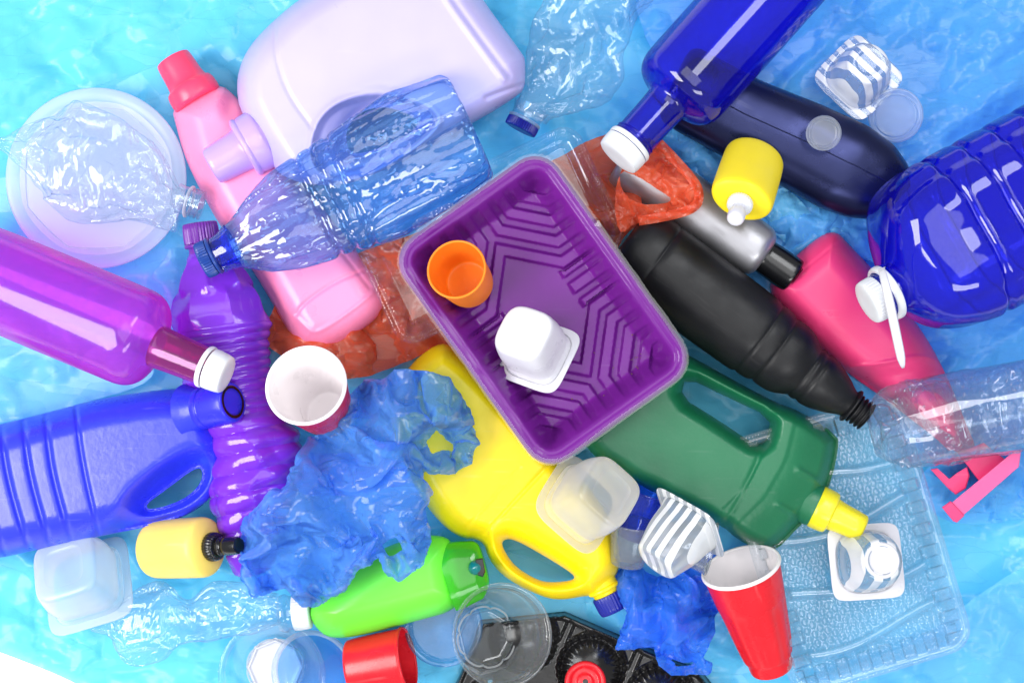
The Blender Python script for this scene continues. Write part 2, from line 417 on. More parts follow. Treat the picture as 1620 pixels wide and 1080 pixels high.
def plastic(name, rgb, rough=.35, spec=.5, sss=0.0, bump=.12, bscale=60, metal=0, coat=0, trans=0.0, vary=.05):
    m, t, out = nt_new(name); L = t.links
    p = nd(t, 'BsdfPrincipled'); c = lin(rgb)
    p.inputs['Roughness'].default_value = rough
    p.inputs['Specular IOR Level'].default_value = spec; p.inputs['Metallic'].default_value = metal
    if coat: p.inputs['Coat Weight'].default_value = coat; p.inputs['Coat Roughness'].default_value = .08
    tc = nd(t, 'TexCoord'); n = nd(t, 'TexNoise'); n.inputs['Scale'].default_value = 14; n.inputs['Detail'].default_value = 6
    L.new(tc.outputs['Object'], n.inputs['Vector'])
    mr = nd(t, 'MapRange'); mr.inputs[1].default_value = .3; mr.inputs[2].default_value = .7
    mr.inputs[3].default_value = 1-vary; mr.inputs[4].default_value = 1+vary*.6
    L.new(n.outputs[0], mr.inputs[0])
    mx = nd(t, 'Mix', data_type='RGBA', blend_type='MULTIPLY'); mx.inputs[0].default_value = 1; mx.inputs[6].default_value = c
    L.new(mr.outputs[0], mx.inputs[7]); L.new(mx.outputs[2], p.inputs['Base Color'])
    # faint rub marks: thin stretched streaks, a shade paler
    mpz = nd(t, 'Mapping'); mpz.inputs['Scale'].default_value = (18, 240, 240); mpz.inputs['Rotation'].default_value = (.3, .2, .9); L.new(tc.outputs['Object'], mpz.inputs[0])
    nz = nd(t, 'TexNoise'); nz.inputs['Scale'].default_value = 1; nz.inputs['Detail'].default_value = 2; L.new(mpz.outputs[0], nz.inputs['Vector'])
    mz = nd(t, 'MapRange'); mz.inputs[1].default_value = .66; mz.inputs[2].default_value = .8; mz.inputs[3].default_value = 0; mz.inputs[4].default_value = .03+.14*min(1, max(c[:3])); L.new(nz.outputs[0], mz.inputs[0])
    mw = nd(t, 'Mix', data_type='RGBA'); mw.inputs[7].default_value = tuple(.55*q+.45*.75 for q in c[:3])+(1,)
    L.new(mz.outputs[0], mw.inputs[0]); L.new(mx.outputs[2], mw.inputs[6]); L.new(mw.outputs[2], p.inputs['Base Color'])
    # scuffed gloss
    n2 = nd(t, 'TexNoise'); n2.inputs['Scale'].default_value = 45; n2.inputs['Detail'].default_value = 8
    L.new(tc.outputs['Object'], n2.inputs['Vector'])
    m2 = nd(t, 'MapRange'); m2.inputs[1].default_value = .3; m2.inputs[2].default_value = .75
    m2.inputs[3].default_value = rough*.85; m2.inputs[4].default_value = min(1, rough*1.3)
    L.new(n2.outputs[0], m2.inputs[0]); L.new(m2.outputs[0], p.inputs['Roughness'])
    if sss:
        p.inputs['Subsurface Weight'].default_value = sss; p.inputs['Subsurface Radius'].default_value = (.01, .01, .01)
        p.inputs['Subsurface Scale'].default_value = 1
    if bump: L.new(bump_of(t, bscale, bump).outputs[0], p.inputs['Normal'])
    sh = p.outputs[0]
    if trans:
        tr = nd(t, 'BsdfTranslucent'); tr.inputs[0].default_value = c
        ms = nd(t, 'MixShader'); ms.inputs[0].default_value = trans
        L.new(p.outputs[0], ms.inputs[1]); L.new(tr.outputs[0], ms.inputs[2]); sh = ms.outputs[0]
    L.new(sh, out.inputs[0]); return m
def thin(name, tint, edge=None, haze=0.04, hazecol=(255, 255, 255), rough=.06, spec=1.0, bump=0, bscale=80, dist=.002, stripes=None, epow=2.0, aniso=None):
    """thin clear plastic wall: tinted transparency that thickens at grazing angles, plus a gloss; real walls are thin so nothing refracts"""
    m, t, out = nt_new(name); L = t.links
    lw = nd(t, 'LayerWeight'); lw.inputs[0].default_value = .5
    bn = None
    if bump:
        bn = bump_of(t, bscale, bump, 4, dist)
        if aniso:
            mp = nd(t, 'Mapping'); mp.inputs['Scale'].default_value = aniso
            tx = bn.inputs['Height'].links[0].from_node; src = tx.inputs['Vector'].links[0].from_socket
            L.new(src, mp.inputs[0]); L.new(mp.outputs[0], tx.inputs['Vector'])
        L.new(bn.outputs[0], lw.inputs['Normal'])
    pw = nd(t, 'Math', operation='POWER'); pw.inputs[1].default_value = epow; L.new(lw.outputs['Facing'], pw.inputs[0])
    mc = nd(t, 'Mix', data_type='RGBA'); mc.inputs[6].default_value = lin(tint); mc.inputs[7].default_value = lin(edge or tint)
    L.new(pw.outputs[0], mc.inputs[0])
    tr = nd(t, 'BsdfTransparent'); L.new(mc.outputs[2], tr.inputs[0])
    df = nd(t, 'BsdfDiffuse'); df.inputs[0].default_value = lin(hazecol)
    tl = nd(t, 'BsdfTranslucent'); tl.inputs[0].default_value = lin(hazecol)
    hz = nd(t, 'MixShader'); hz.inputs[0].default_value = .5; L.new(df.outputs[0], hz.inputs[1]); L.new(tl.outputs[0], hz.inputs[2])
    hf = nd(t, 'Math', operation='MULTIPLY_ADD'); hf.inputs[1].default_value = haze*2.5; hf.inputs[2].default_value = haze; L.new(pw.outputs[0], hf.inputs[0])
    m1 = nd(t, 'MixShader'); L.new(hf.outputs[0], m1.inputs[0]); L.new(tr.outputs[0], m1.inputs[1]); L.new(hz.outputs[0], m1.inputs[2])
    sh = m1.outputs[0]
    if stripes:
        tc = nd(t, 'TexCoord'); sx = nd(t, 'SeparateXYZ'); L.new(tc.outputs['Object'], sx.inputs[0])
        nz = nd(t, 'TexNoise'); nz.inputs['Scale'].default_value = 25; L.new(tc.outputs['Object'], nz.inputs[0])
        a = nd(t, 'Math', operation='MULTIPLY_ADD'); a.inputs[1].default_value = .12; L.new(nz.outputs[0], a.inputs[0])
        ml = nd(t, 'Math', operation='MULTIPLY'); ml.inputs[1].default_value = stripes[1]; L.new(sx.outputs[stripes[0]], ml.inputs[0])
        L.new(ml.outputs[0], a.inputs[2])
        fr = nd(t, 'Math', operation='FRACT'); L.new(a.outputs[0], fr.inputs[0])
        gt = nd(t, 'Math', operation='GREATER_THAN'); gt.inputs[1].default_value = .48; L.new(fr.outputs[0], gt.inputs[0])
        wd = nd(t, 'BsdfDiffuse'); wd.inputs[0].default_value = (.86, .87, .9, 1)
        wt = nd(t, 'BsdfTranslucent'); wt.inputs[0].default_value = (.86, .87, .9, 1)
        wm = nd(t, 'MixShader'); wm.inputs[0].default_value = .25; L.new(wd.outputs[0], wm.inputs[1]); L.new(wt.outputs[0], wm.inputs[2])
        m3 = nd(t, 'MixShader'); g2 = nd(t, 'Math', operation='MULTIPLY'); g2.inputs[1].default_value = .93
        L.new(gt.outputs[0], g2.inputs[0]); L.new(g2.outputs[0], m3.inputs[0]); L.new(sh, m3.inputs[1]); L.new(wm.outputs[0], m3.inputs[2]); sh = m3.outputs[0]
    gl = nd(t, 'BsdfGlossy'); gl.inputs['Roughness'].default_value = rough
    if bn: L.new(bn.outputs[0], gl.inputs['Normal'])
    p5 = nd(t, 'Math', operation='POWER'); p5.inputs[1].default_value = 4.0; L.new(lw.outputs['Facing'], p5.inputs[0])
    fs = nd(t, 'Math', operation='MULTIPLY_ADD'); fs.inputs[1].default_value = .75*spec; fs.inputs[2].default_value = .055*spec; L.new(p5.outputs[0], fs.inputs[0])
    m2 = nd(t, 'MixShader'); L.new(fs.outputs[0], m2.inputs[0]); L.new(sh, m2.inputs[1]); L.new(gl.outputs[0], m2.inputs[2])
    L.new(m2.outputs[0], out.inputs[0]); return m
def crinkle(t, layers, stretch=None):
    """facet relief of creased film: every cell of a warped Voronoi pattern is a small plane with its own tilt; layers of (cells per metre, slope)"""
    L = t.links; tc = nd(t, 'TexCoord'); nz = nd(t, 'TexNoise'); nz.inputs['Scale'].default_value = 30; nz.inputs['Detail'].default_value = 2
    L.new(tc.outputs['Object'], nz.inputs['Vector'])
    wp = nd(t, 'VectorMath', operation='MULTIPLY_ADD'); wp.inputs[1].default_value = (.005, .005, .005)
    src_ = tc.outputs['Object']
    if stretch:
        mp = nd(t, 'Mapping'); mp.inputs['Rotation'].default_value = (0, 0, math.radians(stretch[0])); mp.inputs['Scale'].default_value = (stretch[1], stretch[2], 1)
        L.new(src_, mp.inputs[0]); src_ = mp.outputs[0]
    L.new(nz.outputs['Color'], wp.inputs[0]); L.new(src_, wp.inputs[2])
    tot = None
    for scl, slope in layers:
        v = nd(t, 'TexVoronoi'); v.inputs['Scale'].default_value = scl; L.new(wp.outputs[0], v.inputs['Vector'])
        c = nd(t, 'VectorMath', operation='SUBTRACT'); c.inputs[1].default_value = (.5, .5, .5); L.new(v.outputs['Color'], c.inputs[0])
        p = nd(t, 'VectorMath', operation='SUBTRACT'); L.new(wp.outputs[0], p.inputs[0]); L.new(v.outputs['Position'], p.inputs[1])
        d = nd(t, 'VectorMath', operation='DOT_PRODUCT'); L.new(c.outputs[0], d.inputs[0]); L.new(p.outputs[0], d.inputs[1])
        m = nd(t, 'Math', operation='MULTIPLY'); m.inputs[1].default_value = slope; L.new(d.outputs['Value'], m.inputs[0])
        if tot is None: tot = m.outputs[0]
        else:
            a = nd(t, 'Math', operation='ADD'); L.new(tot, a.inputs[0]); L.new(m.outputs[0], a.inputs[1]); tot = a.outputs[0]
    b = nd(t, 'Bump'); b.inputs['Strength'].default_value = 1; b.inputs['Distance'].default_value = 1
    L.new(tot, b.inputs['Height']); return b
def filmy(name, rgb, clear=.25, tint=None, rough=.28, trans=.35, layers=((130, .6), (45, .5)), spec=.5, sheen=.35, soft=.35, stretch=None):
    """thin coloured bag film: gloss + diffuse + light coming through"""
    m, t, out = nt_new(name); L = t.links
    p = nd(t, 'BsdfPrincipled'); p.inputs['Base Color'].default_value = lin(rgb); p.inputs['Roughness'].default_value = rough+.2
    p.inputs['Specular IOR Level'].default_value = spec
    p.inputs['Coat Weight'].default_value = sheen; p.inputs['Coat Roughness'].default_value = rough*.6; p.inputs['Coat IOR'].default_value = 1.8
    tl = nd(t, 'BsdfTranslucent'); tl.inputs[0].default_value = lin(rgb)
    if layers:
        b = crinkle(t, layers, stretch)
        L.new(b.outputs[0], p.inputs['Coat Normal'])
        ge = nd(t, 'NewGeometry'); vm = nd(t, 'Mix', data_type='VECTOR'); vm.inputs[0].default_value = soft
        L.new(ge.outputs['Normal'], vm.inputs[4]); L.new(b.outputs[0], vm.inputs[5])
        nn_ = nd(t, 'VectorMath', operation='NORMALIZE'); L.new(vm.outputs[1], nn_.inputs[0]); L.new(nn_.outputs[0], p.inputs['Normal'])
    a = nd(t, 'MixShader'); a.inputs[0].default_value = trans; L.new(p.outputs[0], a.inputs[1]); L.new(tl.outputs[0], a.inputs[2])
    tr = nd(t, 'BsdfTransparent'); tr.inputs[0].default_value = lin(tint or rgb)
    lw = nd(t, 'LayerWeight'); lw.inputs[0].default_value = .5
    if layers: L.new(b.outputs[0], lw.inputs['Normal'])
    k = nd(t, 'MapRange'); k.inputs[1].default_value = 0; k.inputs[2].default_value = .7; k.inputs[3].default_value = clear; k.inputs[4].default_value = clear*.12
    L.new(lw.outputs['Facing'], k.inputs[0])
    c = nd(t, 'MixShader'); L.new(k.outputs[0], c.inputs[0]); L.new(a.outputs[0], c.inputs[1]); L.new(tr.outputs[0], c.inputs[2])
    L.new(c.outputs[0], out.inputs[0]); return m

M_white = plastic('white_plastic', (214, 214, 222), .3, .5, bump=.05)
M_whitecap = plastic('white_cap_plastic', (222, 225, 230), .38, .4, bump=.08)
M_table = plastic('white_table', (250, 250, 250), .6, .3, bump=0)
M_sheet = filmy('blue_sheet_film', (112, 216, 255), .4, (150, 230, 255), .42, .2, ((13, .22), (32, .18)), .5, .45, .8, (35, .6, 1.3))
M_sheet2 = filmy('light_blue_film', (126, 216, 255), .45, (170, 234, 255), .42, .25, ((14, .26), (36, .2)), .5, .5, .8, (-30, .6, 1.3))
M_sheet3 = filmy('blue_crinkled_film', (104, 196, 255), .38, (130, 212, 255), .42, .25, ((15, .24), (42, .22), (120, .14)), .5, .45, .8, (-60, .6, 1.3))
M_bag = filmy('blue_bag_film', (96, 162, 246), .7, (132, 186, 252), .3, .3, ((30, .7), (80, .6)), .6, .9, .9, (-45, .45, 1.3))
M_bag2 = filmy('bright_blue_bag_film', (58, 136, 253), .56, (105, 164, 255), .32, .3, ((34, .6), (90, .5)), .5, .6, .9, (60, .5, 1.3))
M_red = filmy('red_bag_film', (246, 104, 68), .46, (255, 150, 112), .32, .3, ((26, .42), (70, .34)), .5, .55, .9, (20, .45, 1.3))
M_pink = plastic('pink_plastic', (250, 138, 182), .3, .5, bump=.06)
M_redcap = plastic('coral_cap', (242, 64, 106), .32, .5, bump=.03)
M_lav = plastic('lavender_plastic', (186, 178, 230), .32, .45, bump=.05)
M_lavcap = plastic('lavender_cap', (186, 158, 236), .22, .5, bump=.02)
M_purp = plastic('purple_tray_plastic', (104, 30, 130), .2, .3, bump=.05, bscale=60)
M_purpb = plastic('purple_bottle_plastic', (112, 44, 196), .14, .6, bump=.06, bscale=30)
M_purpcap = plastic('purple_cap', (104, 40, 150), .3, .5, bump=.03)
M_orange = plastic('orange_plastic', (255, 146, 38), .38, .4, bump=.03, trans=.2)
M_black = plastic('black_plastic', (15, 16, 20), .42, .35, bump=.1, bscale=120)
M_blackg = plastic('black_gloss', (14, 15, 18), .2, .6, bump=.05)
M_blacktray = plastic('black_tray_plastic', (20, 19, 20), .22, .55, bump=.08)
M_silver = plastic('silver_plastic', (172, 172, 178), .38, .5, metal=.75, bump=.05)
M_navy = plastic('navy_pearl', (32, 38, 78), .28, .6, metal=.75, bump=.04)
M_yell = plastic('yellow_plastic', (250, 220, 18), .32, .45, bump=.08)
M_yellcap = plastic('lemon_cap', (238, 226, 40), .28, .5, bump=.03)
M_yelld = plastic('pale_yellow_plastic', (244, 214, 104), .4, .4, bump=.06, vary=.09)
M_yellp = plastic('yellow_pump_plastic', (246, 222, 36), .42, .4, bump=.06)
M_hot = plastic('hot_pink_plastic', (228, 62, 120), .32, .45, bump=.07)
M_hotl = plastic('light_pink_trigger', (232, 92, 152), .3, .5, bump=.04)
M_green = plastic('dark_green_plastic', (24, 108, 72), .36, .5, bump=.16, bscale=220)
M_lime = plastic('lime_plastic', (108, 232, 62), .34, .45, bump=.05)
M_limecap = thin('lime_cap', (120, 240, 70), (60, 200, 40), .55, (96, 228, 58), .12)
M_teal = plastic('teal_plastic', (10, 110, 110), .15, .6, bump=0)
M_blue = plastic('royal_blue_plastic', (44, 56, 226), .3, .5, bump=.14, bscale=160)
M_bluecap = plastic('blue_cap', (44, 46, 220), .28, .5, bump=.03)
M_dcap = plastic('dark_blue_cap', (26, 36, 140), .3, .5, bump=.03)
M_dcap2 = plastic('navy_cap', (26, 62, 140), .3, .5, bump=.03)
M_redp = plastic('red_plastic', (226, 30, 44), .28, .5, bump=.03, trans=.1)
M_whitein = plastic('white_cup_lining', (244, 238, 240), .3, .4, bump=.02)
M_plate = thin('translucent_plate', (236, 240, 254), (225, 230, 250), .62, (240, 240, 252), .3, .6)
M_frost = thin('frosted_plastic', (240, 242, 245), (230, 234, 240), .40, (244, 244, 246), .3, .9)
M_frostb = thin('frosted_lid_plastic', (220, 230, 246), (205, 218, 238), .34, (222, 230, 242), .3, .9)
M_clear = thin('clear_plastic', (247, 251, 254), (222, 236, 246), .04, (240, 248, 255), .05, 1.4)
M_clearw = thin('clear_crinkled_plastic', (247, 251, 254), (222, 238, 249), .05, (240, 248, 255), .10, 1.05)
M_clearg = thin('clear_grey_plastic', (236, 240, 243), (190, 200, 208), .13, (235, 238, 242), .06, 1.3)
M_filmr = thin('torn_film', (250, 246, 252), (228, 216, 240), .05, (250, 246, 252), .08, 1.2)
M_bclear = thin('blue_clear_plastic', (200, 230, 255), (140, 184, 253), .08, (130, 188, 255), .06, 1.7, .2, 60, .002, aniso=(.25, 1, 1))
M_bcup = thin('blue_cup_plastic', (140, 186, 252), (70, 120, 235), .10, (70, 120, 245), .06, 1.3)
M_bneck = thin('deep_blue_clear', (80, 120, 245), (26, 50, 200), .12, (50, 80, 240), .06, 1.4)
M_cobalt = thin('cobalt_clear_plastic', (128, 132, 250), (12, 8, 165), .12, (44, 36, 245), .05, 1.1, epow=1.2)
M_mag = thin('magenta_clear_plastic', (252, 162, 244), (238, 60, 180), .2, (232, 92, 222), .12, .8, epow=2.0)
M_strA = thin('striped_cup_A', (240, 245, 250), (218, 228, 238), .2, (240, 244, 250), .07, 1.0, stripes=(1, 88))
M_strB = thin('striped_cup_B', (236, 240, 245), (212, 220, 228), .3, (236, 240, 246), .07, 1.0, stripes=(1, 96))
M_strC = thin('striped_cup_C', (240, 246, 250), (215, 226, 238), .16, (240, 244, 250), .07, 1.0, stripes=(1, 62))
M_drop = thin('water_drop', (250, 252, 255), (205, 222, 240), .02, (255, 255, 255), .02, 2.5)
M_pet = thin('blue_tinted_tray', (246, 251, 255), (222, 240, 250), .14, (244, 250, 255), .05, 2.1)

# ------------------------------------------------------------------ the setting: table and film sheets
tv = [(-2.2, -1.8, -.004), (2.2, -1.8, -.004), (2.2, 1.8, -.004), (-2.2, 1.8, -.004)]
tb = new_obj('table', np.array(tv), [(0, 1, 2, 3)], M_table); tb['kind'] = 'structure'

def sheet(name, label, outline, mat, z0, seed, excess, steps, iters, fsize, amp, zmax=30, rnd=2, base=8, cr=(.005, 3, .14, (35, .7, 1.2), .6, .1)):
    X, Y, d, q, V = film_sheet(outline, (), lambda X, Y, d: base*(1+.8*noise(X*.005, Y*.005, 0, seed))*smooth(-10, 40, d), excess, seed, steps, iters, fsize, -base*1.5, zmax, amp, rnd=rnd, kb=.8)
    V[:, 2] += creases(X, Y, seed+3, *cr)
    z = z0+np.maximum(V[:, 2], 0)*S0
    o = new_obj(name, W(V[:, 0], V[:, 1], z), q[:, ::-1].copy(), mat, Matrix.Translation((0, 0, 0)), None, 50)
    o['label'] = label; o['category'] = 'plastic sheet'
    return o
ext = 260
sheet('plastic_sheet', 'large wrinkled sky blue plastic sheet spread under the whole pile', [(-ext, 960), (-ext, -ext), (1620+ext, -ext), (1620+ext, 1080+ext), (520, 1080+ext), (300, 1180), (130, 1082), (0, 1030), (-120, 990)],
      M_sheet, .001, 11, lambda X, Y, d: .019+.010*smooth(700, 1250, X)*smooth(1000, 500, Y)+.008*smooth(300, 0, np.hypot(X-350, Y-60)), (16, 8, 4.2), (140, 50, 10), (150, 65, 30), (16, 7, 2.5), 28, base=8)
sheet('plastic_sheet', 'deeper blue crinkled sheet covering the upper right behind bottles', [(1010, -ext), (1000, -60), (1010, 40), (1060, 130), (1080, 260), (1180, 420), (1260, 560), (1330, 640), (1470, 720), (1560, 770), (1720, 830), (1620+ext, 860), (1620+ext, -ext)],
      M_sheet3, .026, 43, .02, (12, 6, 3.2), (140, 60, 14), (110, 50, 22), (16, 7, 2), 30, 1, 6, cr=(.008, 3, .2, (-20, .7, 1.2), .6, .12))
sheet('plastic_sheet', 'pale blue film fold lying under the magenta bottle and blue jug', [(-200, 470), (60, 490), (180, 540), (250, 575), (232, 610), (120, 640), (40, 668), (-60, 690), (-200, 700)],
      M_sheet2, .026, 31, .02, (10, 5), (150, 60), (90, 40), (9, 3))
sheet('plastic_sheet', 'deep blue crinkled film between the navy bottle and the silver bottle', [(1030, 190), (1110, 215), (1200, 250), (1300, 300), (1400, 350), (1395, 420), (1340, 400), (1290, 395), (1230, 470), (1180, 480), (1120, 420), (1060, 330)],
      M_sheet3, .03, 47, .10, (8, 4, 2.4), (150, 60, 25), (50, 26, 14), (12, 5, 2), 40, 1)
sheet('plastic_sheet', 'light blue film scrap beside the yellow spray bottle', [(1205, 330), (1232, 292), (1262, 312), (1290, 345), (1330, 360), (1350, 385), (1300, 372), (1270, 390), (1235, 385)],
      M_sheet2, .03, 53, .12, (6, 3, 2), (150, 60, 20), (50, 22, 12), (12, 5, 2), 40, 1)
sheet('plastic_sheet', 'dark blue crumpled film under the pink spray trigger', [(1460, 740), (1540, 690), (1640, 650), (1760, 680), (1760, 800), (1640, 815), (1560, 830), (1490, 825), (1455, 780)],
      M_sheet3, .032, 59, .10, (8, 4, 2.4), (150, 60, 25), (60, 30, 15), (12, 5, 2), 40, 1)
sheet('plastic_sheet', 'pale blue folded film edge along the lower right corner', [(1200, 1110), (1330, 1060), (1460, 1010), (1560, 930), (1680, 860), (1800, 900), (1800, 1200), (1500, 1200), (1250, 1200)],
      M_sheet2, .026, 67, .03, (12, 6, 3.5), (150, 60, 25), (110, 50, 22), (10, 4, 2), 30, 1)

# ------------------------------------------------------------------ shared builders
def knurl(n, a): return lambda S, th, V: a*np.sign(np.cos(n*th))*np.abs(np.cos(n*th))**.6
def ringed(base, threads, r, pitch, amp):
    out = []
    for k in range(threads):
        s = base+k*pitch; out += [(s, r), (s+pitch*.3, r+amp), (s+pitch*.55, r+amp), (s+pitch*.8, r)]
    return out
def threads(ax, s0, s1, r, pitch, amp, open_=True, wall=3, nt=56, c=(0, 0)):
    S = np.arange(s0, s1, .7); ph = (S-s0)/pitch
    R = r+amp*np.clip(np.sin(ph*2*math.pi)*1.6, -1, 1)
    if open_:
        S = np.concatenate([S, [s1, s1+.5, s1, s0+2]]); R = np.concatenate([R, [r, r-1, r-wall, r-wall]])
    return loft(ax, S, R, C=np.full(len(S), c[0]), Cz=np.full(len(S), c[1]), nt=nt, cap0=False, cap1=open_)
def yogurt(name, label, A, zA, B, zB, wf, wb, mat, roll=0, cat='yogurt cup', fmat=None, n_body=(4.2, 3.2), nf=5.5, tilt=None, group=None, recess=1.6, flute=0, bmat=None):
    ax = Axis(A, zA, B, zB).roll(roll); L = ax.len/ax.k
    t = Thing(name, label, cat, ax.M, group)
    fl = [(0, wf*.80), (-1, wf*.86), (-1.6, wf*.95), (-1, wf), (1, wf), (1.5, wf*.95), (1.2, wf*.84)]
    P = np.array(fl)
    t.part('rim', loft(ax, P[:, 0], P[:, 1], N=np.array([n_body[0], nf, nf, nf, nf, nf, n_body[0]]), nt=96, cap0=False, cap1=False), fmat or mat)
    prof = chaikin([(1, wf*.82), (L*.12, wf*.80), (L*.16, wf*.77), (L*.5, wf*.5+wb*.42), (L*.86, wb*1.02), (L*.97, wb*.97), (L, wb*.82), (L, wb*.62)], 3, False)
    u = np.clip(prof[:, 0]/L, 0, 1); N = n_body[0]*(1-u)+n_body[1]*u
    fd = (lambda S, th, V: flute*np.sin(th*9)*smooth(L*.15, L*.4, S)*smooth(L*.95, L*.7, S)) if flute else None
    body = t.part('cup_wall', loft(ax, prof[:, 0], prof[:, 1], N=N, nt=96, cap0=False, cap1=False, disp=fd), mat)
    bp = chaikin([(L, wb*.62), (L-.6, wb*.58), (L-recess*.6, wb*.55), (L-recess, wb*.48), (L-recess, wb*.1)], 2, False)
    t.part('base', loft(ax, bp[:, 0], bp[:, 1], N=n_body[1], nt=96, cap0=False), bmat or mat)
    if bmat: t.part('base_ring', lathe(ax, [(L-2, wb*.84), (L+.6, wb*.8), (L+1, wb*.74), (L+.6, wb*.68), (L-2, wb*.62)], 80, 2, cap0=False, cap1=False), bmat)
    return t
def party_cup(name, label, A, zA, B, zB, rr, rb, outer, inner, cat='cup', ridges=True):
    """A = rim centre, B = base centre"""
    ax = Axis(A, zA, B, zB); L = ax.len/ax.k
    t = Thing(name, label, cat, ax.M)
    pts = [(3, rr*.985), (L*.3, rr*.72+rb*.27), (L*.32, rr*.70+rb*.28), (L*.86, rr*.13+rb*.87), (L*.87, rb*.93), (L*.985, rb*.90), (L, rb*.86), (L, rb*.5)] if ridges else \
          [(3, rr*.985), (L*.5, (rr+rb)*.5), (L*.96, rb), (L, rb*.94), (L, rb*.5)]
    t.part('cup_wall', lathe(ax, pts, 120, 2, cap0=False, disp=(lambda S, th, V: -1.4*np.abs(np.cos(th*6))**3*smooth(L*.3, L*.36, S)*smooth(L*.9, L*.84, S)) if ridges else None), outer)
    t.part('lining', lathe(ax, [(1, rr*.95), (L*.4, rr*.57+rb*.36), (L*.80, rb*.90), (L*.85, rb*.84), (L*.86, rb*.75), (L*.855, rb*.4)], 80, 2, cap0=False), inner)
    th = np.linspace(0, 2*math.pi, 16, endpoint=True)
    rw = rr*.045
    t.part('rim', loft(ax, 1+rw*1.2*np.sin(th), rr*.985+rw*np.cos(th), nt=80, cap0=False, cap1=False), inner)
    return t
def round_tub(name, label, A, zA, B, zB, rr, rb, mat, cat='tub', octa=True, fmat=None):
    """A = rim centre (towards camera), B = floor centre"""
    ax = Axis(A, zA, B, zB); L = ax.len/ax.k
    t = Thing(name, label, cat, ax.M)
    t.part('rim', lathe(ax, [(2, rr*.99), (-1, rr), (-1.5, rr*.97), (0, rr*.93), (4, rr*.925), (5, rr*.91)], 96, 2, cap0=False, cap1=False), mat)
    t.part('side_wall', lathe(ax, [(5, rr*.91), (L*.25, rr*.89), (L*.28, rr*.86), (L*.9, rb*1.08), (L, rb*1.0)], 96, 2, cap0=False, cap1=False), mat)
    dp = (lambda S, th, V: -rb*.10*np.abs(np.cos(th*4))**8) if octa else None
    t.part('floor', lathe(ax, [(L, rb), (L+1, rb*.97), (L-5, rb*.93), (L-5.5, rb*.88), (L+1, rb*.84), (L+1, rb*.4), (L, rb*.02)], 96, 2, cap0=False, disp=(lambda S, th, V: S*0-np.hypot(V[..., 1], V[..., 2])*(1-math.cos(math.pi/8)/np.cos((th % (math.pi/4))-math.pi/8))) if octa else None), fmat or mat)
    th = np.linspace(0, 2*math.pi, 160, endpoint=False); sc8 = 1-.08*(1-np.abs(np.sin(th*4)))**2.5
    pts = np.stack([np.full(160, L-3), rb*.97*sc8*np.cos(th), rb*.97*sc8*np.sin(th)], -1); V = []
    for k in range(6):
        a = k*math.pi/3; V.append(pts+np.stack([np.full(160, 1.5*math.sin(a)), 1.5*math.cos(a)*np.cos(th), 1.5*math.cos(a)*np.sin(th)], -1))
    t.part('floor_ring', (ax.world(np.array(V).transpose(1, 0, 2).reshape(-1, 3)), [(i*6+j, i*6+(j+1) % 6, ((i+1) % 160)*6+(j+1) % 6, ((i+1) % 160)*6+j) for i in range(160) for j in range(6)]), M_frost)
    return t
def jug_cap(t, A, zA, B, zB, prof, mat, name='cap', nt=72, disp=None, rnd=2, parent=None):
    ax = Axis(A, zA, B, zB)
    return t.part(name, lathe(ax, prof, nt, rnd, disp=disp), mat, parent), ax

# ------------------------------------------------------------------ upper left
# plate
ax = Axis((152, 282), .006, (152, 282.01), .03)
t = Thing('plate', 'white translucent round plate with stepped octagonal well under a crushed clear bottle', 'plate', at(152, 282, .004))
def octr(th, k=8): return 1/np.cos(((th+math.pi/k) % (2*math.pi/k))-math.pi/k)
def ring_sheet(px, py, z0, radii, zs, octa, nt=128):
    th = np.linspace(0, 2*math.pi, nt, endpoint=False); V = []
    for r, z, o in zip(radii, zs, octa):
        rr = r*(1+o*(octr(th)-1)*1.0)
        V.append(W(px+rr*np.cos(th), py-rr*np.sin(th), z0+z*S0))
    V = np.vstack(V); F = [tuple(q[::-1]) for q in grid_faces(len(radii), nt)]
    n = len(V); V = np.vstack([V, W(px, py, z0+zs[-1]*S0)[None]]); b = (len(radii)-1)*nt
    F += [(b+j, b+(j+1) % nt, n) for j in range(nt)]
    F = [f[::-1] for f in F]
    return V, [f[::-1] for f in F]
t.part('rim', ring_sheet(152, 282, .030, [143, 142, 139, 124, 120][:5]+[119], [4, 8, 9, 7, 4, 3], [0]*6), M_plate)
t.part('well', ring_sheet(152, 282, .030, [121, 112, 108, 98, 95, 84, 80, 60], [6, 5, 1, 1, -3, -3, -7, -7], [.3, .6, .8, 1, 1, 1, 1, 1]), M_plate)
# crushed clear bottle on plate
ax = Axis((322, 326), .062, (10, 232), .06)
t = Thing('crushed_bottle', 'crushed clear water bottle with an open neck lying on the white plate', 'bottle', ax.M)
S, Wd, Hd, C = outl(ax, [(290, 352), (250, 358), (200, 352), (150, 356), (110, 345), (75, 315), (35, 270), (0, 245), (-25, 238)], [(292, 312), (270, 270), (240, 225), (190, 195), (120, 160), (90, 180), (40, 200), (10, 222), (-25, 228)], .42, 34, 2.2, sm=10)
t.part('body', crush_loft(ax, S, Wd, Hd, C, 130, 5, .14, .06, 50, 220, .98, 13), M_clearw, sharp=12)
t.part('neck', threads(ax, 2, 22, 22, 6, 1.6), M_clear)
t.part('neck_ring', lathe(ax, [(22, 21), (22, 26), (26, 26), (26, 21)], 56, 1, cap0=False, cap1=False), M_frost)
t.part('neck_base', lathe(ax, [(26, 22), (40, 23), (44, 24)], 56, 1, cap0=False, cap1=False), M_clear)
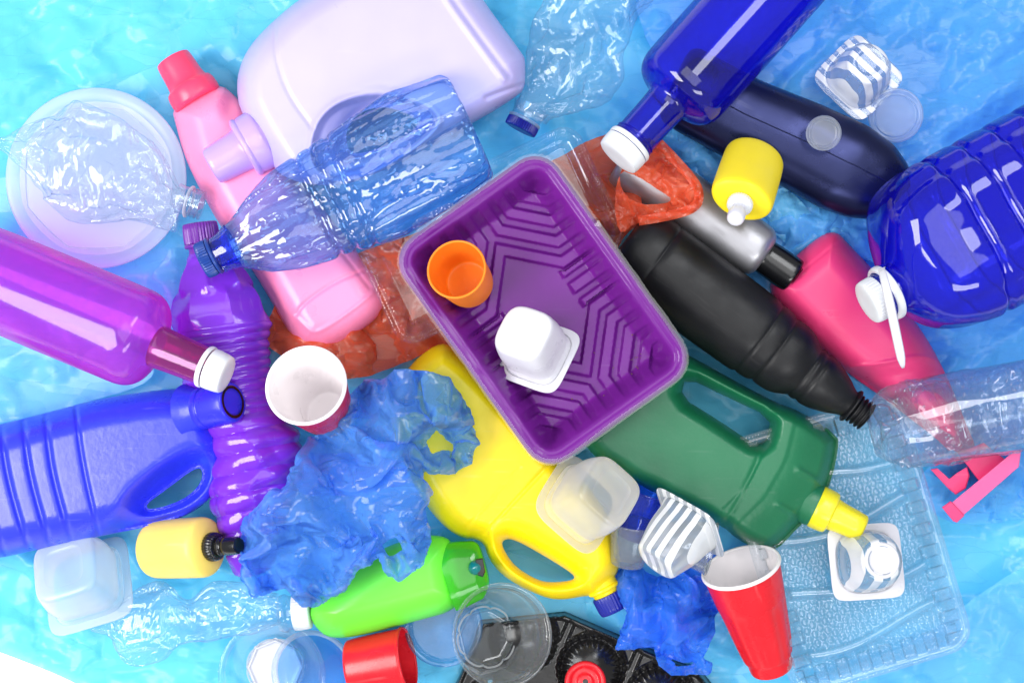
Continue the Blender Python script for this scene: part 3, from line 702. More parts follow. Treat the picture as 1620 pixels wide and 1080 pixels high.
# pink softener bottle
pk = [(270, 166), (342, 127), (382, 160), (420, 215), (480, 290), (567, 400), (606, 455), (611, 478), (592, 510), (525, 550), (490, 553), (466, 543), (400, 425), (351, 363), (314, 296), (290, 244), (280, 205)]
t = Thing('softener_bottle', 'pink fabric softener bottle with a coral red cap', 'bottle', at(440, 340, .002))
def ex(X, Y, d):
    z = groove(X, Y, [(468, 498), (480, 480), (530, 445), (575, 428)], 2.6, 3)
    z = z+groove(X, Y, [(466, 500), (490, 524), (505, 526), (560, 488), (592, 462)], 3, -2.5)
    z = z+groove(X, Y, [(345, 320), (400, 408), (452, 502)], 3, 2.4)+groove(X, Y, [(470, 300), (530, 385), (585, 455)], 3, 2.2)
    z = z-12*np.exp(-(((X-362)/14)**2+((Y-168)/20)**2))
    return z
t.part('body', pillow(pk, (), .034, 44, 44, 2.2, ex, plane=(.00002, 0)), M_pink)
jug_cap(t, (313, 158), .036, (272, 92), .036, [(-4, 36), (0, 41), (26, 40), (27, 31), (74, 29), (76, 26), (76, 8)], M_redcap)
# lavender jug
lv = [(380, 178), (374, 140), (378, 108), (395, 72), (432, 33), (480, -6), (560, -50), (680, -80), (725, -60), (765, 2), (812, 66), (828, 88), (831, 96), (831, 128), (828, 142), (818, 152), (785, 174), (735, 202), (675, 234), (590, 279), (535, 295), (480, 291), (450, 280), (434, 268)]
lh = [(556, 246), (546, 222), (552, 194), (576, 174), (614, 168), (664, 188), (657, 206), (606, 234)]
t = Thing('detergent_jug', 'large pale lavender detergent jug with a handle and lilac cap', 'jug', at(600, 110, .02))
def ex(X, Y, d):
    z = groove(X, Y, [(434, 40), (436, 92), (455, 148), (494, 202)], 3.5, 3)
    z = z+groove(X, Y, [(690, -30), (705, 0), (750, 62), (797, 126)], 5, -4)+groove(X, Y, [(700, -30), (717, 0), (762, 62), (806, 120)], 4, 3)
    z = z+groove(X, Y, [(770, 155), (800, 143), (840, 130)], 4, 5)
    rc = chaikin([(497, 268), (494, 226), (510, 184), (545, 160), (602, 150), (684, 172), (694, 202), (604, 268), (540, 288)], 2)
    z = z-24*smooth(-4, 9, np.where(inside(X, Y, rc), 1, -1)*seg_dist(X, Y, rc)[0])
    z = z+4*np.exp(-((seg_dist(X, Y, rc)[0]-5)/5)**2)*(~inside(X, Y, rc))
    return z
t.part('body', pillow(lv, [lh], .062, 60, 42, 2.2, ex, plane=(0, .00002)), M_lav)
cp, axx = jug_cap(t, (412, 221), .066, (328, 268), .070, [(-16, 40), (-8, 42), (-4, 49), (20, 48), (24, 45), (25, 34), (84, 31), (90, 27), (91, 8)], M_lavcap)
t.part('neck', lathe(axx, [(-60, 58), (-34, 52), (-14, 42), (0, 40)], 64, 2, cap0=False, cap1=False), M_lav)
t.part('cap_lip', lathe(axx, [(20, 47), (24, 50), (29, 49), (31, 44), (30, 36)], 72, 2, cap0=False, cap1=False), M_lavcap, cp)
# crushed blue bottle
ax = Axis((318, 414), .118, (790, 192), .115)
t = Thing('crushed_bottle', 'crushed translucent blue water bottle lying over pink and lavender containers', 'bottle', ax.M)
up = [(338, 380), (351, 361), (388, 315), (432, 270), (477, 241), (529, 204), (610, 148), (706, 117), (756, 114), (768, 122), (776, 150)]
lo = [(350, 434), (364, 424), (390, 424), (441, 428), (480, 425), (519, 415), (558, 400), (597, 391), (640, 376), (720, 325), (788, 274), (800, 258), (799, 240)]
S, Wd, Hd, C = outl(ax, up, lo, .62, 58, 1.9, s0=28, s1=478, e1=16, sm=8)
t.part('body', crush_loft(ax, S, Wd, Hd, C, 200, 8, .085, .004, 22, 70, .6, 4, (.13, 1, 1), 2.3, rib=lambda s: sum(-5*np.exp(-((s-q)/4.5)**2) for q in (205, 232, 262))), M_bclear, sharp=24)
t.part('neck', lathe(ax, [(14, 25), (20, 25), (28, 27), (40, 29), (58, 37)], 56, 2, cap0=False, cap1=False), M_bneck)
t.part('cap', lathe(ax, [(0, 8), (0, 26), (2, 29), (18, 29), (19, 26)], 160, 1, cap1=False, disp=knurl(40, .8)), M_dcap2, sharp=50)
t.part('tamper_ring', lathe(ax, [(20, 26), (20, 31), (25, 31), (26, 26)], 56, 1, cap0=False, cap1=False), M_dcap2)
# clear crushed bottle top centre
ax = Axis((822, 206), .045, (962, -60), .045)
t = Thing('crushed_bottle', 'crushed clear bottle with a dark blue cap at the top edge', 'bottle', ax.M)
S, Wd, Hd, C = outl(ax, [(824, 168), (832, 140), (834, 83), (853, 17), (866, -40), (880, -90)], [(862, 194), (892, 176), (958, 158), (980, 118), (984, 60), (1030, 0), (1060, -50), (1075, -80)], .6, 46, 2.2, s0=26, s1=300, e1=18, sm=10)
t.part('body', crush_loft(ax, S, Wd, Hd, C, 130, 25, .13, .05, 52, 220, .98, 13), M_clearw, sharp=12)
t.part('neck', lathe(ax, [(12, 23), (18, 24), (30, 25), (42, 30)], 56, 2, cap0=False, cap1=False), M_clear)
t.part('cap', lathe(ax, [(0, 8), (0, 24), (2, 26), (14, 26), (15, 24)], 160, 1, cap1=False, disp=knurl(40, .8)), M_dcap, sharp=50)
t.part('tamper_ring', lathe(ax, [(15, 24), (15, 27), (19, 27), (20, 24)], 56, 1, cap0=False, cap1=False), M_frostb)

# ------------------------------------------------------------------ upper right
# navy bottle
ax = Axis((1064, 132), .05, (1440, 312), .05)
t = Thing('shampoo_bottle', 'dark navy pearl shampoo bottle lying under the cobalt bottle', 'bottle', ax.M)
S, Wd, Hd, C = outl(ax, [(1078, 62), (1200, 127), (1300, 167), (1373, 200), (1413, 230), (1437, 263), (1440, 285)], [(1052, 195), (1070, 207), (1143, 247), (1247, 300), (1300, 330), (1343, 344), (1380, 347), (1412, 330), (1436, 300)], .72, 62, 2.5, s0=0, s1=409, e0=20, sm=10)
Wd[-6:] *= np.array([.98, .93, .85, .72, .5, .1]); Hd[-6:] *= np.array([.98, .93, .85, .72, .5, .1])
t.part('body', loft(ax, S, Wd, Hd, C, N=2.2, nt=96), M_navy)
t.part('mould_seam', loft(ax, S[8:-6], np.full(len(S)-14, 1.0), C=C[8:-6], Cz=Hd[8:-6]+.0, nt=8), M_navy)
# small cap lying on navy bottle, lid, striped cup
def shallow_lid(name, label, px, py, z, r, mat, depth=8, tilt=(0, 0), cat='lid', inner=.75):
    ax = Axis((px, py), z, (px+tilt[0], py+tilt[1]+.01), z+.01)
    t = Thing(name, label, cat, ax.M)
    t.part('skirt', lathe(ax, [(-depth, r*.98), (-depth*.2, r), (0, r*.985), (.8, r*.94), (.5, r*.9), (-1, r*.87)], 80, 2, cap0=False, cap1=False), mat)
    t.part('panel', lathe(ax, [(-1, r*.87), (-2, r*(inner+.05)), (-.6, r*(inner+.03)), (-.6, r*inner), (-3, r*(inner-.03)), (-3, r*.3), (-3, 1)], 80, 2, cap0=False), mat)
    return t
shallow_lid('bottle_cap', 'small translucent grey cap lying on the navy bottle', 1303, 211, .1, 28, M_frostb, 9, (-.5, 1.5), 'cap')
shallow_lid('round_lid', 'frosted round lid touching the striped cup at upper right', 1417, 183, .054, 43, M_frostb, 7, (1, 0))
yogurt('striped_cup', 'upturned white striped clear cup on the sheet at upper right', (1358, 123), .046, (1374, 100), .09, 56, 33, M_strA, 45, 'cup', n_body=(3, 2.1), flute=1.2)
# cobalt bottle
ax = Axis((980, 246), .135, (1230, -30), .105)
t = Thing('glass_bottle', 'cobalt blue transparent bottle with a white cap at top right', 'bottle', ax.M)
pr = [(28, 33), (108, 34), (118, 38), (122, 50), (128, 66), (142, 75), (165, 78), (470, 78), (480, 70), (480, 8)]
t.part('body', lathe(ax, pr, 110, 3, cap0=False), M_cobalt)
for s in (32, 38): t.part('neck_bead', lathe(ax, [(s-2, 33), (s, 36), (s+2, 33)], 64, 2, cap0=False, cap1=False), M_cobalt)
c = t.part('cap', lathe(ax, [(-6, 4), (-6, 32), (-3, 37), (18, 38), (19, 36)], 80, 1, cap1=False), M_whitecap)
t.part('cap_ring', lathe(ax, [(20, 36), (20, 38), (28, 38), (29, 34)], 80, 1, cap0=False, cap1=False), M_whitecap, c)
# big blue bottle
ax = Axis((1376, 478), .15, (1700, 300), .12)
t = Thing('water_bottle', 'huge cobalt blue water bottle with a white screw cap at right edge', 'bottle', ax.M)
up = [(1398, 425), (1384, 395), (1379, 353), (1392, 304), (1440, 264), (1480, 244), (1507, 224), (1556, 193), (1620, 150), (1700, 98), (1780, 46)]
lo = [(1432, 490), (1462, 509), (1516, 520), (1560, 513), (1620, 482), (1700, 438), (1850, 350)]
S = np.arange(42, 470, 2.2); u = ax.sd(up); l = ax.sd(lo)
pr_u = np.interp(S, [42, 50, 60, 80, 100, 130, 160, 470], [36, 60, 92, 128, 146, 156, 160, 160])
pr_l = -np.interp(S, [42, 50, 60, 80, 100, 130, 160, 470], [36, 52, 66, 88, 100, 112, 118, 120])
k = np.hanning(17); k /= k.sum()
pr_u = np.convolve(np.pad(pr_u, 8, mode='edge'), k, 'valid'); pr_l = np.convolve(np.pad(pr_l, 8, mode='edge'), k, 'valid')
Wd = (pr_u-pr_l)/2; C = (pr_u+pr_l)/2; Hd = Wd*.86
def bigrib(S, th, V):
    g = sum(-7*np.exp(-((S-s)/6)**2) for s in (172, 228, 284, 340, 396))
    fac = 5*np.abs(np.cos(th*4+.35))**6*smooth(60, 110, S)*-1
    return g+fac
t.part('body', loft(ax, S, Wd, Hd, C, N=2.7, nt=140, cap0=False, disp=bigrib), M_cobalt)
t.part('neck', lathe(ax, [(18, 36), (44, 37), (56, 40)], 64, 1, cap0=False, cap1=False), M_bneck)
ring = t.part('neck_collar', lathe(ax, [(26, 38), (25, 44), (32, 46), (38, 45), (38, 38)], 72, 1, cap0=False, cap1=False), M_whitecap)
t.part('cap', lathe(ax, [(-6, 4), (-6, 30), (-3, 35), (18, 36), (19, 33)], 150, 1, cap1=False, disp=knurl(36, .5)), M_whitecap, sharp=50)
for k_ in range(7):
    a = k_*.22-.2+math.pi*1.0
    q0 = np.array([20, 37.5*math.cos(a), 37.5*math.sin(a)])
sp = chaikin([(1394, 424), (1400, 446), (1412, 500), (1429, 582)], 2, False)
V = []; n = len(sp); F = []
for i, (x, y) in enumerate(sp):
    u_ = i/(n-1); hw = np.interp(u_, [0, .1, .5, .85, 1], [7, 5, 7.5, 7, 2]); zz = .21-.06*u_
    for sx, sz in ((-hw, 0), (-hw*.8, 3), (hw*.8, 3), (hw, 0), (hw*.8, -2), (-hw*.8, -2)): V.append(W(x+sx, y-sx*.3, zz+sz*S0))
for i in range(n-1):
    for j in range(6): F.append((i*6+j, i*6+(j+1) % 6, (i+1)*6+(j+1) % 6, (i+1)*6+j))
F += [tuple(range(6))[::-1], tuple((n-1)*6+j for j in range(6))]
t.part('tear_strip', (np.array(V), F), M_white, ring)

# ------------------------------------------------------------------ red bag, clear tray, silver, black, yellow spray, hot pink
single_rb = Thing('plastic_bag', 'red plastic bag spread under the purple tray with its handle over the silver bottle', 'plastic bag', at(760, 440, .01))
rb = [(885, 250), (930, 222), (985, 205), (1030, 240), (1010, 290), (1020, 345), (985, 375), (975, 395), (960, 470), (900, 560), (760, 600), (690, 548), (640, 575), (560, 602), (520, 592), (430, 560), (418, 520), (440, 470), (520, 420), (570, 398), (650, 372), (760, 330), (830, 270)]
X, Y, d, q, V = film_sheet(rb, (), lambda X, Y, d: 60+34*smooth(880, 950, X)*smooth(420, 330, Y), .10, 71, (8, 4, 2.2), (200, 70, 30), (70, 34, 16), -25, 40, (16, 6, 2.5), rnd=1, kb=.85)
V[:, 2] += creases(X, Y, 12, .010, 2, .3, (15, .5, 1.2), .6, .15)
single_rb.part('bag_film', (W(V[:, 0], V[:, 1], np.maximum(V[:, 2], 46)*S0), q[:, ::-1].copy()), M_red, sharp=30)
hl = [(1022, 214), (1046, 232), (1080, 268), (1109, 302), (1109, 322), (1092, 338), (1046, 345), (1005, 352), (984, 372), (974, 350), (972, 300), (990, 250)]
X, Y, d, q, V = film_sheet(hl, [[(980, 268), (1012, 280), (1050, 306), (1068, 318), (1030, 326), (1000, 318), (982, 300)]], lambda X, Y, d: 150+0*X, .14, 77, (5, 2.5, 1.5), (200, 70, 30), (46, 22, 11), -14, 26, (10, 4, 2), rnd=1, kb=.85)
V[:, 2] += creases(X, Y, 13, .016, 2, .3, (40, .5, 1.2), .6, .15)
single_rb.part('handle', (W(V[:, 0], V[:, 1], V[:, 2]*S0), q[:, ::-1].copy()), M_red, sharp=30)
hem = chaikin([(1040, 226), (1062, 248), (1098, 288), (1106, 308), (1100, 328), (1060, 340), (1010, 348)], 3, False)
Vh = []; Fh = []
for i_, (x, y) in enumerate(hem):
    tt = hem[min(i_+1, len(hem)-1)]-hem[max(i_-1, 0)]; tt = tt/np.linalg.norm(tt); nn = np.array([-tt[1], tt[0]])
    for j_, o_ in enumerate((-9, -5, -1, 3, 6)): Vh.append(W(x+nn[0]*o_, y+nn[1]*o_, (158+(3 if j_ in (1, 3) else 0)+3*math.sin(i_*.7+j_*1.3))*S0))
for i_ in range(len(hem)-1):
    for j_ in range(4): Fh.append((i_*5+j_, i_*5+j_+1, (i_+1)*5+j_+1, (i_+1)*5+j_))
single_rb.part('hem', (np.array(Vh), Fh), M_red, sharp=60)
# clear food container corner under the tray
u = np.array([.907, -.42]); v = np.array([.42, .907]); cc = np.array([772, 372])
def rrect(c, u, v, a, b, r):
    P = []
    for sx, sy in ((1, 1), (-1, 1), (-1, -1), (1, -1)):
        k0 = c+u*sx*(a-r)+v*sy*(b-r)
        st = {(1, 1): 0, (-1, 1): 90, (-1, -1): 180, (1, -1): 270}[(sx, sy)]
        for k in range(7):
            a_ = math.radians(st+k*15); P.append(k0+u*r*math.cos(a_)+v*r*math.sin(a_))
    return np.array(P)
X, Y, d, q = region(rrect(cc, u, v, 200, 108, 34), (), 2.2, 0)
z = .064+.00008*((X-772)*.6+(Y-372))+S0*(4*np.exp(-((d-4)/3)**2)+5*np.exp(-((d-14)/3)**2)+4*np.exp(-((d-25)/4)**2)-14*smooth(16, 34, d))
single('food_container', 'clear food container poking out from under the purple tray', 'container', (W(X, Y, z), q[:, ::-1].copy()), M_clear, at(772, 372, .06))
# silver bottle
ax = Axis((985, 250), .05, (1257, 438), .06)
t = Thing('shampoo_bottle', 'silver grey shampoo bottle with a glossy black cap', 'bottle', ax.M)
t.part('body', lathe(ax, [(0, 20), (0, 40), (8, 46), (30, 47), (220, 45), (250, 44), (264, 42), (272, 34), (274, 28)], 80, 3), M_silver)
cpp = t.part('cap', lathe(ax, [(272, 8), (272, 27), (276, 28), (324, 29), (330, 27), (331, 8)], 80, 2), M_blackg)
t.part('spout_recess', lathe(ax, [(331.5, 15), (333, 13), (333, 2)], 40, 1, c=(2, 12), cap0=False), M_black, cpp)
# black bottle
ax = Axis((985, 376), .068, (1372, 660), .075)
t = Thing('cleaner_bottle', 'matt black bottle without a cap with ribbed shoulders and threaded neck', 'bottle', ax.M)
r = 68
t.part('body', lathe(ax, [(6, 8), (6, 40), (10, 58), (26, r), (62, r+2), (66, r-1), (70, r+2), (225, r), (262, r-1), (266, r-5), (272, r-3), (292, r-5), (297, r-10), (302, r-7), (330, 60), (352, 48), (357, 44), (364, 47), (372, 43), (378, 46), (395, 43), (420, 34), (436, 25), (446, 22), (450, 20)], 96, 2, cap1=False), M_black)
t.part('neck', threads(ax, 446, 478, 22, 7.5, 2.2), M_black)
t.part('neck_flange', lathe(ax, [(444, 22), (446, 29), (450, 29), (452, 22)], 64, 1, cap0=False, cap1=False), M_black)
# hot pink spray bottle
hp = [(1206, 456), (1250, 412), (1300, 370), (1324, 366), (1340, 384), (1380, 425), (1424, 478), (1466, 533), (1500, 598), (1528, 668), (1548, 716), (1520, 735), (1490, 700), (1440, 662), (1390, 624), (1340, 590), (1270, 530)]
t = Thing('spray_bottle', 'hot pink spray bottle under the black bottle with its trigger at right', 'bottle', at(1370, 520, .002))
def ex(X, Y, d):
    pl = 10*smooth(0, 26, (Y-572)+.05*(X-1400))
    return -pl+groove(X, Y, [(1345, 580), (1395, 575), (1450, 562), (1480, 568)], 3, -3)+groove(X, Y, [(1222, 470), (1270, 428), (1320, 388)], 2, 1.4)
t.part('body', pillow(hp, (), .04, 50, 52, 2.3, ex), M_hot)
def prism(pts, z0, z1, rb_=2.5):
    """rounded bar from a traced outline"""
    half = (z1-z0)/2/S0
    return pillow(pts, (), (z0+z1)/2, half, max(4, min(half, 8)), 1.6, None, 1)
def slab(pts, z0, z1, bev=2.0):
    """hard-edged bar with small chamfers from a traced outline"""
    P = np.asarray(pts, float); n = len(P); c = P.mean(0)
    def inset(b): D = c-P; return P+D/np.linalg.norm(D, axis=1)[:, None]*b
    rows = [(inset(bev), z0), (P, z0+bev*S0), (P, z1-bev*S0), (inset(bev), z1)]
    V = np.vstack([W(p[:, 0], p[:, 1], z) for p, z in rows])
    F = [tuple(q) for q in grid_faces(4, n)]+[tuple(range(n))[::-1], tuple(3*n+k for k in range(n))]
    return V, F
hd = t.part('spray_head', slab([(1503, 797), (1608, 710), (1616, 708), (1612, 738), (1520, 818)], .05, .085), M_hotl, sharp=25, label='light pink spray head')
t.part('nozzle', slab([(1490, 802), (1504, 792), (1526, 815), (1514, 826), (1508, 824)], .048, .087), M_hot, hd, sharp=25)
t.part('trigger', slab([(1472, 742), (1482, 740), (1500, 758), (1516, 746), (1530, 738), (1534, 752), (1528, 772), (1512, 782), (1500, 772)], .045, .072), M_hot, sharp=25)
t.part('collar', slab([(1515, 716), (1556, 700), (1590, 726), (1550, 762)], .03, .07), M_hot, sharp=25)
# yellow spray bottle
ax = Axis((1190, 262), .10, (1166, 338), .155)
t = Thing('spray_bottle', 'small bright yellow bottle with a white pump nozzle on the silver bottle', 'bottle', ax.M); ax.roll(0)
L = ax.len/ax.k
P = chaikin([(-28, 20), (-28, 42), (-24, 48), (-10, 50), (L*.60, 51), (L*.70, 50), (L*.74, 46), (L*.76, 30), (L*.77, 16)], 2, False)
t.part('body', loft(ax, P[:, 0], P[:, 1], P[:, 1]*.74, nt=96), M_yellp)
kk = L*.76
t.part('collar', lathe(ax, [(kk, 8), (kk, 20), (kk+12, 20), (kk+14, 17), (kk+15, 12)], 120, 1, cap0=False, disp=knurl(30, .5)), M_whitecap, sharp=50)
pm = t.part('pump_head', lathe(ax, [(kk+14, 10), (kk+26, 11), (kk+28, 14), (kk+44, 14), (kk+49, 11), (kk+50, 3)], 56, 2), M_white)
# clear ribbed bottle
ax = Axis((1384, 682), .10, (1720, 622), .085)
t = Thing('water_bottle', 'clear ribbed water bottle with droplets lying at the right edge', 'bottle', ax.M)
pr = np.array(chaikin([(26, 3), (16, 10), (2, 26), (0, 40), (6, 54), (20, 64), (44, 69), (400, 69)], 3, False))
S = pr[:, 0]; Rr = pr[:, 1]
S2 = np.arange(44, 400, 2.0); S = np.concatenate([S[:-1], S2]); Rr = np.concatenate([Rr[:-1], np.full(len(S2), 69.0)])
def petal(S, th, V):
    pe = -9*np.abs(np.sin(th*2.5))**.5*smooth(60, 6, S)*smooth(0, 14, np.hypot(V[..., 1], V[..., 2])-6)
    return pe*(np.hypot(V[..., 1], V[..., 2]) > 18)+smooth(60, 90, S)*5.0*(np.abs(np.sin((S+9*np.sin(th+.5))*math.pi/30))**.6-.6)
nb = int((S <= 60).sum())
bd = t.part('base', loft(ax, S[:nb], Rr[:nb], nt=140, cap1=False, disp=petal), M_clear, sharp=50)
Sb = np.arange(56, 400, 2.0)
t.part('body', crush_loft(ax, Sb, np.full(len(Sb), 68.0), np.full(len(Sb), 62.0), np.zeros(len(Sb)), 130, 88, .05, .03, 46, 60, .8, 5, (1, 1, 1), 2.0, cap1=False, rib=lambda s: 4.0*(np.abs(np.sin(s*math.pi/30))**.6-.5)*smooth(60, 76, s)), M_clear, sharp=26)
rng = random.Random(4)
def drops(ax, n, smin, smax, r, rng, a0=-1.2, a1=1.2):
    V = []; F = []
    import itertools
    for k in range(n):
        s = rng.uniform(smin, smax); th = rng.uniform(math.pi/2+a0, math.pi/2+a1); rr = rng.uniform(1.0, 2.8)
        c = np.array([s, r*math.cos(th), r*math.sin(th)]); b = len(V)
        for i in range(1, 4):
            for j in range(8):
                a = i*math.pi/4; p = j*math.pi/4
                V.append(c+rr*np.array([math.sin(a)*math.cos(p), math.sin(a)*math.sin(p), math.cos(a)*.7]))
        V.append(c+[0, 0, rr*.7]); V.append(c-[0, 0, rr*.7])
        for i in range(2):
            for j in range(8): F.append((b+i*8+j, b+(i+1)*8+j, b+(i+1)*8+(j+1) % 8, b+i*8+(j+1) % 8))
        for j in range(8): F.append((b+24, b+j, b+(j+1) % 8)); F.append((b+25, b+16+(j+1) % 8, b+16+j))
    return ax.world(np.array(V)), F
t.part('water_drops', drops(ax, 150, 20, 250, 66, rng), M_drop, kind='stuff')

# ------------------------------------------------------------------ purple tray and what stands in it
tu = np.array([math.cos(math.radians(54.6)), math.sin(math.radians(54.6))]); tvv = np.array([tu[1], -tu[0]]); tc_ = np.array([859, 490])
TR = .142
t = Thing('food_tray', 'deep purple plastic food tray with embossed floor on top of the pile', 'tray', at(859, 490, .09))
X, Y, d, q = region(rrect(tc_, tu, tvv, 214, 150, 46), (), 1.5, 0)
rel = np.stack([X, Y], -1)-tc_; U = rel @ tu; Vv = rel @ tvv
def tri_step(x, e=.16, w_=.5):       # smooth square wave 0..1, period 1
    f = x % 1; return smooth(.0, e, f)*smooth(w_+e, w_, f)
def octd(x, y): x, y = np.abs(x), np.abs(y); return np.maximum(np.maximum(x, y), (x+y)*.7071)
depth = 62
wall = smooth(17, 56, d)
pat = np.zeros_like(U)
dc = np.minimum.reduce([octd(U-su*190, (Vv-sv*126)*1.06) for su in (-1, 1) for sv in (-1, 1)])
nest = tri_step((dc-42)/31.0, .15, .58)*(dc > 42)*(dc < 160)
fing = tri_step((U+12)/30.0, .13, .6)*smooth(52, 60, np.abs(Vv))*(np.abs(U) < 34)
cen = smooth(3, -3, np.maximum(np.abs(U)-70, np.abs(Vv)-44))
zz = np.where(dc < 160, nest, fing)
rough_ = noise(X*.03, Y*.03, 0, 3)
z = -depth*wall+8*zz*smooth(26, 50, d)+4*zz*smooth(60, 40, d)*smooth(22, 34, d)
z = z+np.where(d < 17, 2.0*np.sin(np.clip(d/15, 0, 1)*math.pi), 0)-9*smooth(4, 0, d)+.8*rough_
z = z+2.0*np.sin(U*2*math.pi/26)*smooth(26, 38, d)*smooth(60, 44, d)*(np.abs(Vv) > 100)
t.part('tray_body', (W(X, Y, TR+z*S0), q[:, ::-1].copy()), M_purp, sharp=50)
# torn clear lidding film left along the rim
ro = rrect(tc_, tu, tvv, 217, 153, 48); ri = rrect(tc_, tu, tvv, 208, 144, 42)
X, Y, d, q = region(ro, [ri], 2.0, 0)
P3 = np.stack([X, Y, 0*X], -1)
z = TR+.0035+.0010*noise(X*.03, Y*.03, 0, 91)
t.part('film_remnant', (W(X+1.2*noise(X*.02, Y*.02, 0, 5), Y+1.2*noise(X*.02, Y*.02, 4, 6), z), q[:, ::-1].copy()), M_filmr, sharp=24)
# flap of film hanging at the upper left rim
fl = [(650, 352), (690, 330), (715, 318), (722, 330), (705, 345), (668, 366), (656, 366)]
X, Y, d, q = region(fl, (), 1.6, 1); P3 = np.stack([X, Y, 0*X], -1)
t.part('film_remnant', (W(X, Y, TR-.004+.006*crumple(P3, 93, .08, 3, .6, 4)), q[:, ::-1].copy()), M_filmr, sharp=20)
fl = [(1052, 598), (1072, 575), (1080, 556), (1085, 575), (1070, 592)]
X, Y, d, q = region(fl, (), 1.4, 1); P3 = np.stack([X, Y, 0*X], -1)
t.part('film_remnant', (W(X, Y, TR-.002+.006*crumple(P3, 94, .08, 3, .6, 4)), q[:, ::-1].copy()), M_filmr, sharp=20)
# crumbs of dirt on the floor of the tray
rng = random.Random(9); V = []; F = []
for k in range(46):
    cx, cyy = rng.choice([(1040, 560), (1015, 590), (900, 640), (990, 560), (870, 665)]); x = cx+rng.gauss(0, 20); y = cyy+rng.gauss(0, 15); r = rng.uniform(.7, 1.8)
    b = len(V)
    for dx, dy, dz in ((1, 0, 0), (-1, 0, 0), (0, 1, 0), (0, -1, 0), (0, 0, 1), (0, 0, -1)): V.append(W(x+dx*r, y+dy*r*.8, TR-depth*S0+.005+dz*r*S0))
    for f in ((0, 2, 4), (2, 1, 4), (1, 3, 4), (3, 0, 4), (2, 0, 5), (1, 2, 5), (3, 1, 5), (0, 3, 5)): F.append(tuple(b+i for i in f))
o = t.part('dirt_specks', (np.array(V), F), plastic('dirt', (120, 92, 60), .8, .2, bump=0), kind='stuff')
# orange cup
TF = TR-depth*S0
ax = Axis((723, 427), .165, (742, 450), .115)
party_cup('small_cup', 'small orange plastic cup standing in the purple tray', (722, 426), .170, (743, 450), .118, 46, 40, M_orange, M_orange, ridges=False)
# white yogurt cup
yogurt('yogurt_cup', 'upturned opaque white yogurt cup in the purple tray', (852, 561), .118, (827, 524), .165, 57, 43, M_white, 32)

# ------------------------------------------------------------------ left
# purple ribbed bottle
ax = Axis((318, 368), .07, (402, 920), .055)
t = Thing('squeeze_bottle', 'glossy purple bottle with a ribbed waist and dented lower half', 'bottle', ax.M)
lo = [(303, 396), (281, 441), (268, 503), (277, 528), (290, 600), (318, 660), (338, 720), (334, 790), (350, 850), (360, 890), (374, 918)]
up = [(345, 388), (388, 426), (415, 467), (428, 509), (422, 533), (427, 597), (440, 650), (470, 682), (474, 715), (466, 770), (452, 830), (434, 890), (416, 916)]
S, Wd, Hd, C = outl(ax, up, lo, .92, 66, 1.5, s0=26, s1=548, e1=14, sm=8)
def pur(S, th, V):
    def poly(t, n): a = (t % (2*math.pi/n))-math.pi/n; return math.cos(math.pi/n)/np.cos(a)-1
    R_ = np.hypot(V[..., 1], V[..., 2]*1.0)
    fa = 60*(poly(th+.2, 7)*smooth(38, 52, S)*smooth(102, 84, S)+poly(th+.2+math.pi/7, 7)*smooth(84, 102, S)*smooth(152, 128, S))
    rib = 3.6*np.abs(np.sin((S-152)*math.pi/14.5))*smooth(146, 156, S)*smooth(290, 278, S)
    rib2 = 5.5*np.abs(np.sin((S-290+7*np.sin(th*1.0+.6))*math.pi/31))**.8*smooth(285, 300, S)*smooth(530, 490, S)
    dent = crumple(V, 33, .011, 2, .5, 4, .7)*8*smooth(290, 360, S)
    return fa+rib+rib2+dent
t.part('body', loft(ax, S, Wd, Hd, C, nt=120, cap0=False, disp=pur), M_purpb, sharp=30)
t.part('cap', lathe(ax, [(-16, 6), (-16, 24), (-13, 27), (16, 28), (17, 25)], 168, 1, cap1=False, disp=knurl(36, .8)), M_purpcap, sharp=50)
t.part('tamper_ring', lathe(ax, [(17, 24), (17, 29), (23, 29), (24, 22), (34, 24)], 64, 1, cap0=False, cap1=False), M_purpcap)
# magenta bottle
ax = Axis((345, 588), .135, (-60, 420), .095)
t = Thing('juice_bottle', 'transparent magenta bottle with a white cap at left edge', 'bottle', ax.M)
t.part('body', lathe(ax, [(20, 30), (100, 33), (106, 36), (112, 52), (120, 68), (136, 78), (160, 80), (520, 80), (528, 60), (528, 5)], 110, 3, cap0=False), M_mag)
t.part('neck', lathe(ax, [(24, 29), (60, 31), (108, 34)], 72, 1, cap0=False, cap1=False), thin('deep_magenta', (190, 40, 130), (140, 0, 70), .15, (170, 20, 110), .06, 1.2))
cpp = t.part('cap', lathe(ax, [(-16, 4), (-16, 27), (-12, 31), (14, 33), (15, 30)], 72, 1, cap1=False), M_whitecap)
t.part('cap_ring', lathe(ax, [(17, 30), (17, 34), (24, 34), (25, 30)], 72, 1, cap0=False, cap1=False), M_whitecap, cpp)
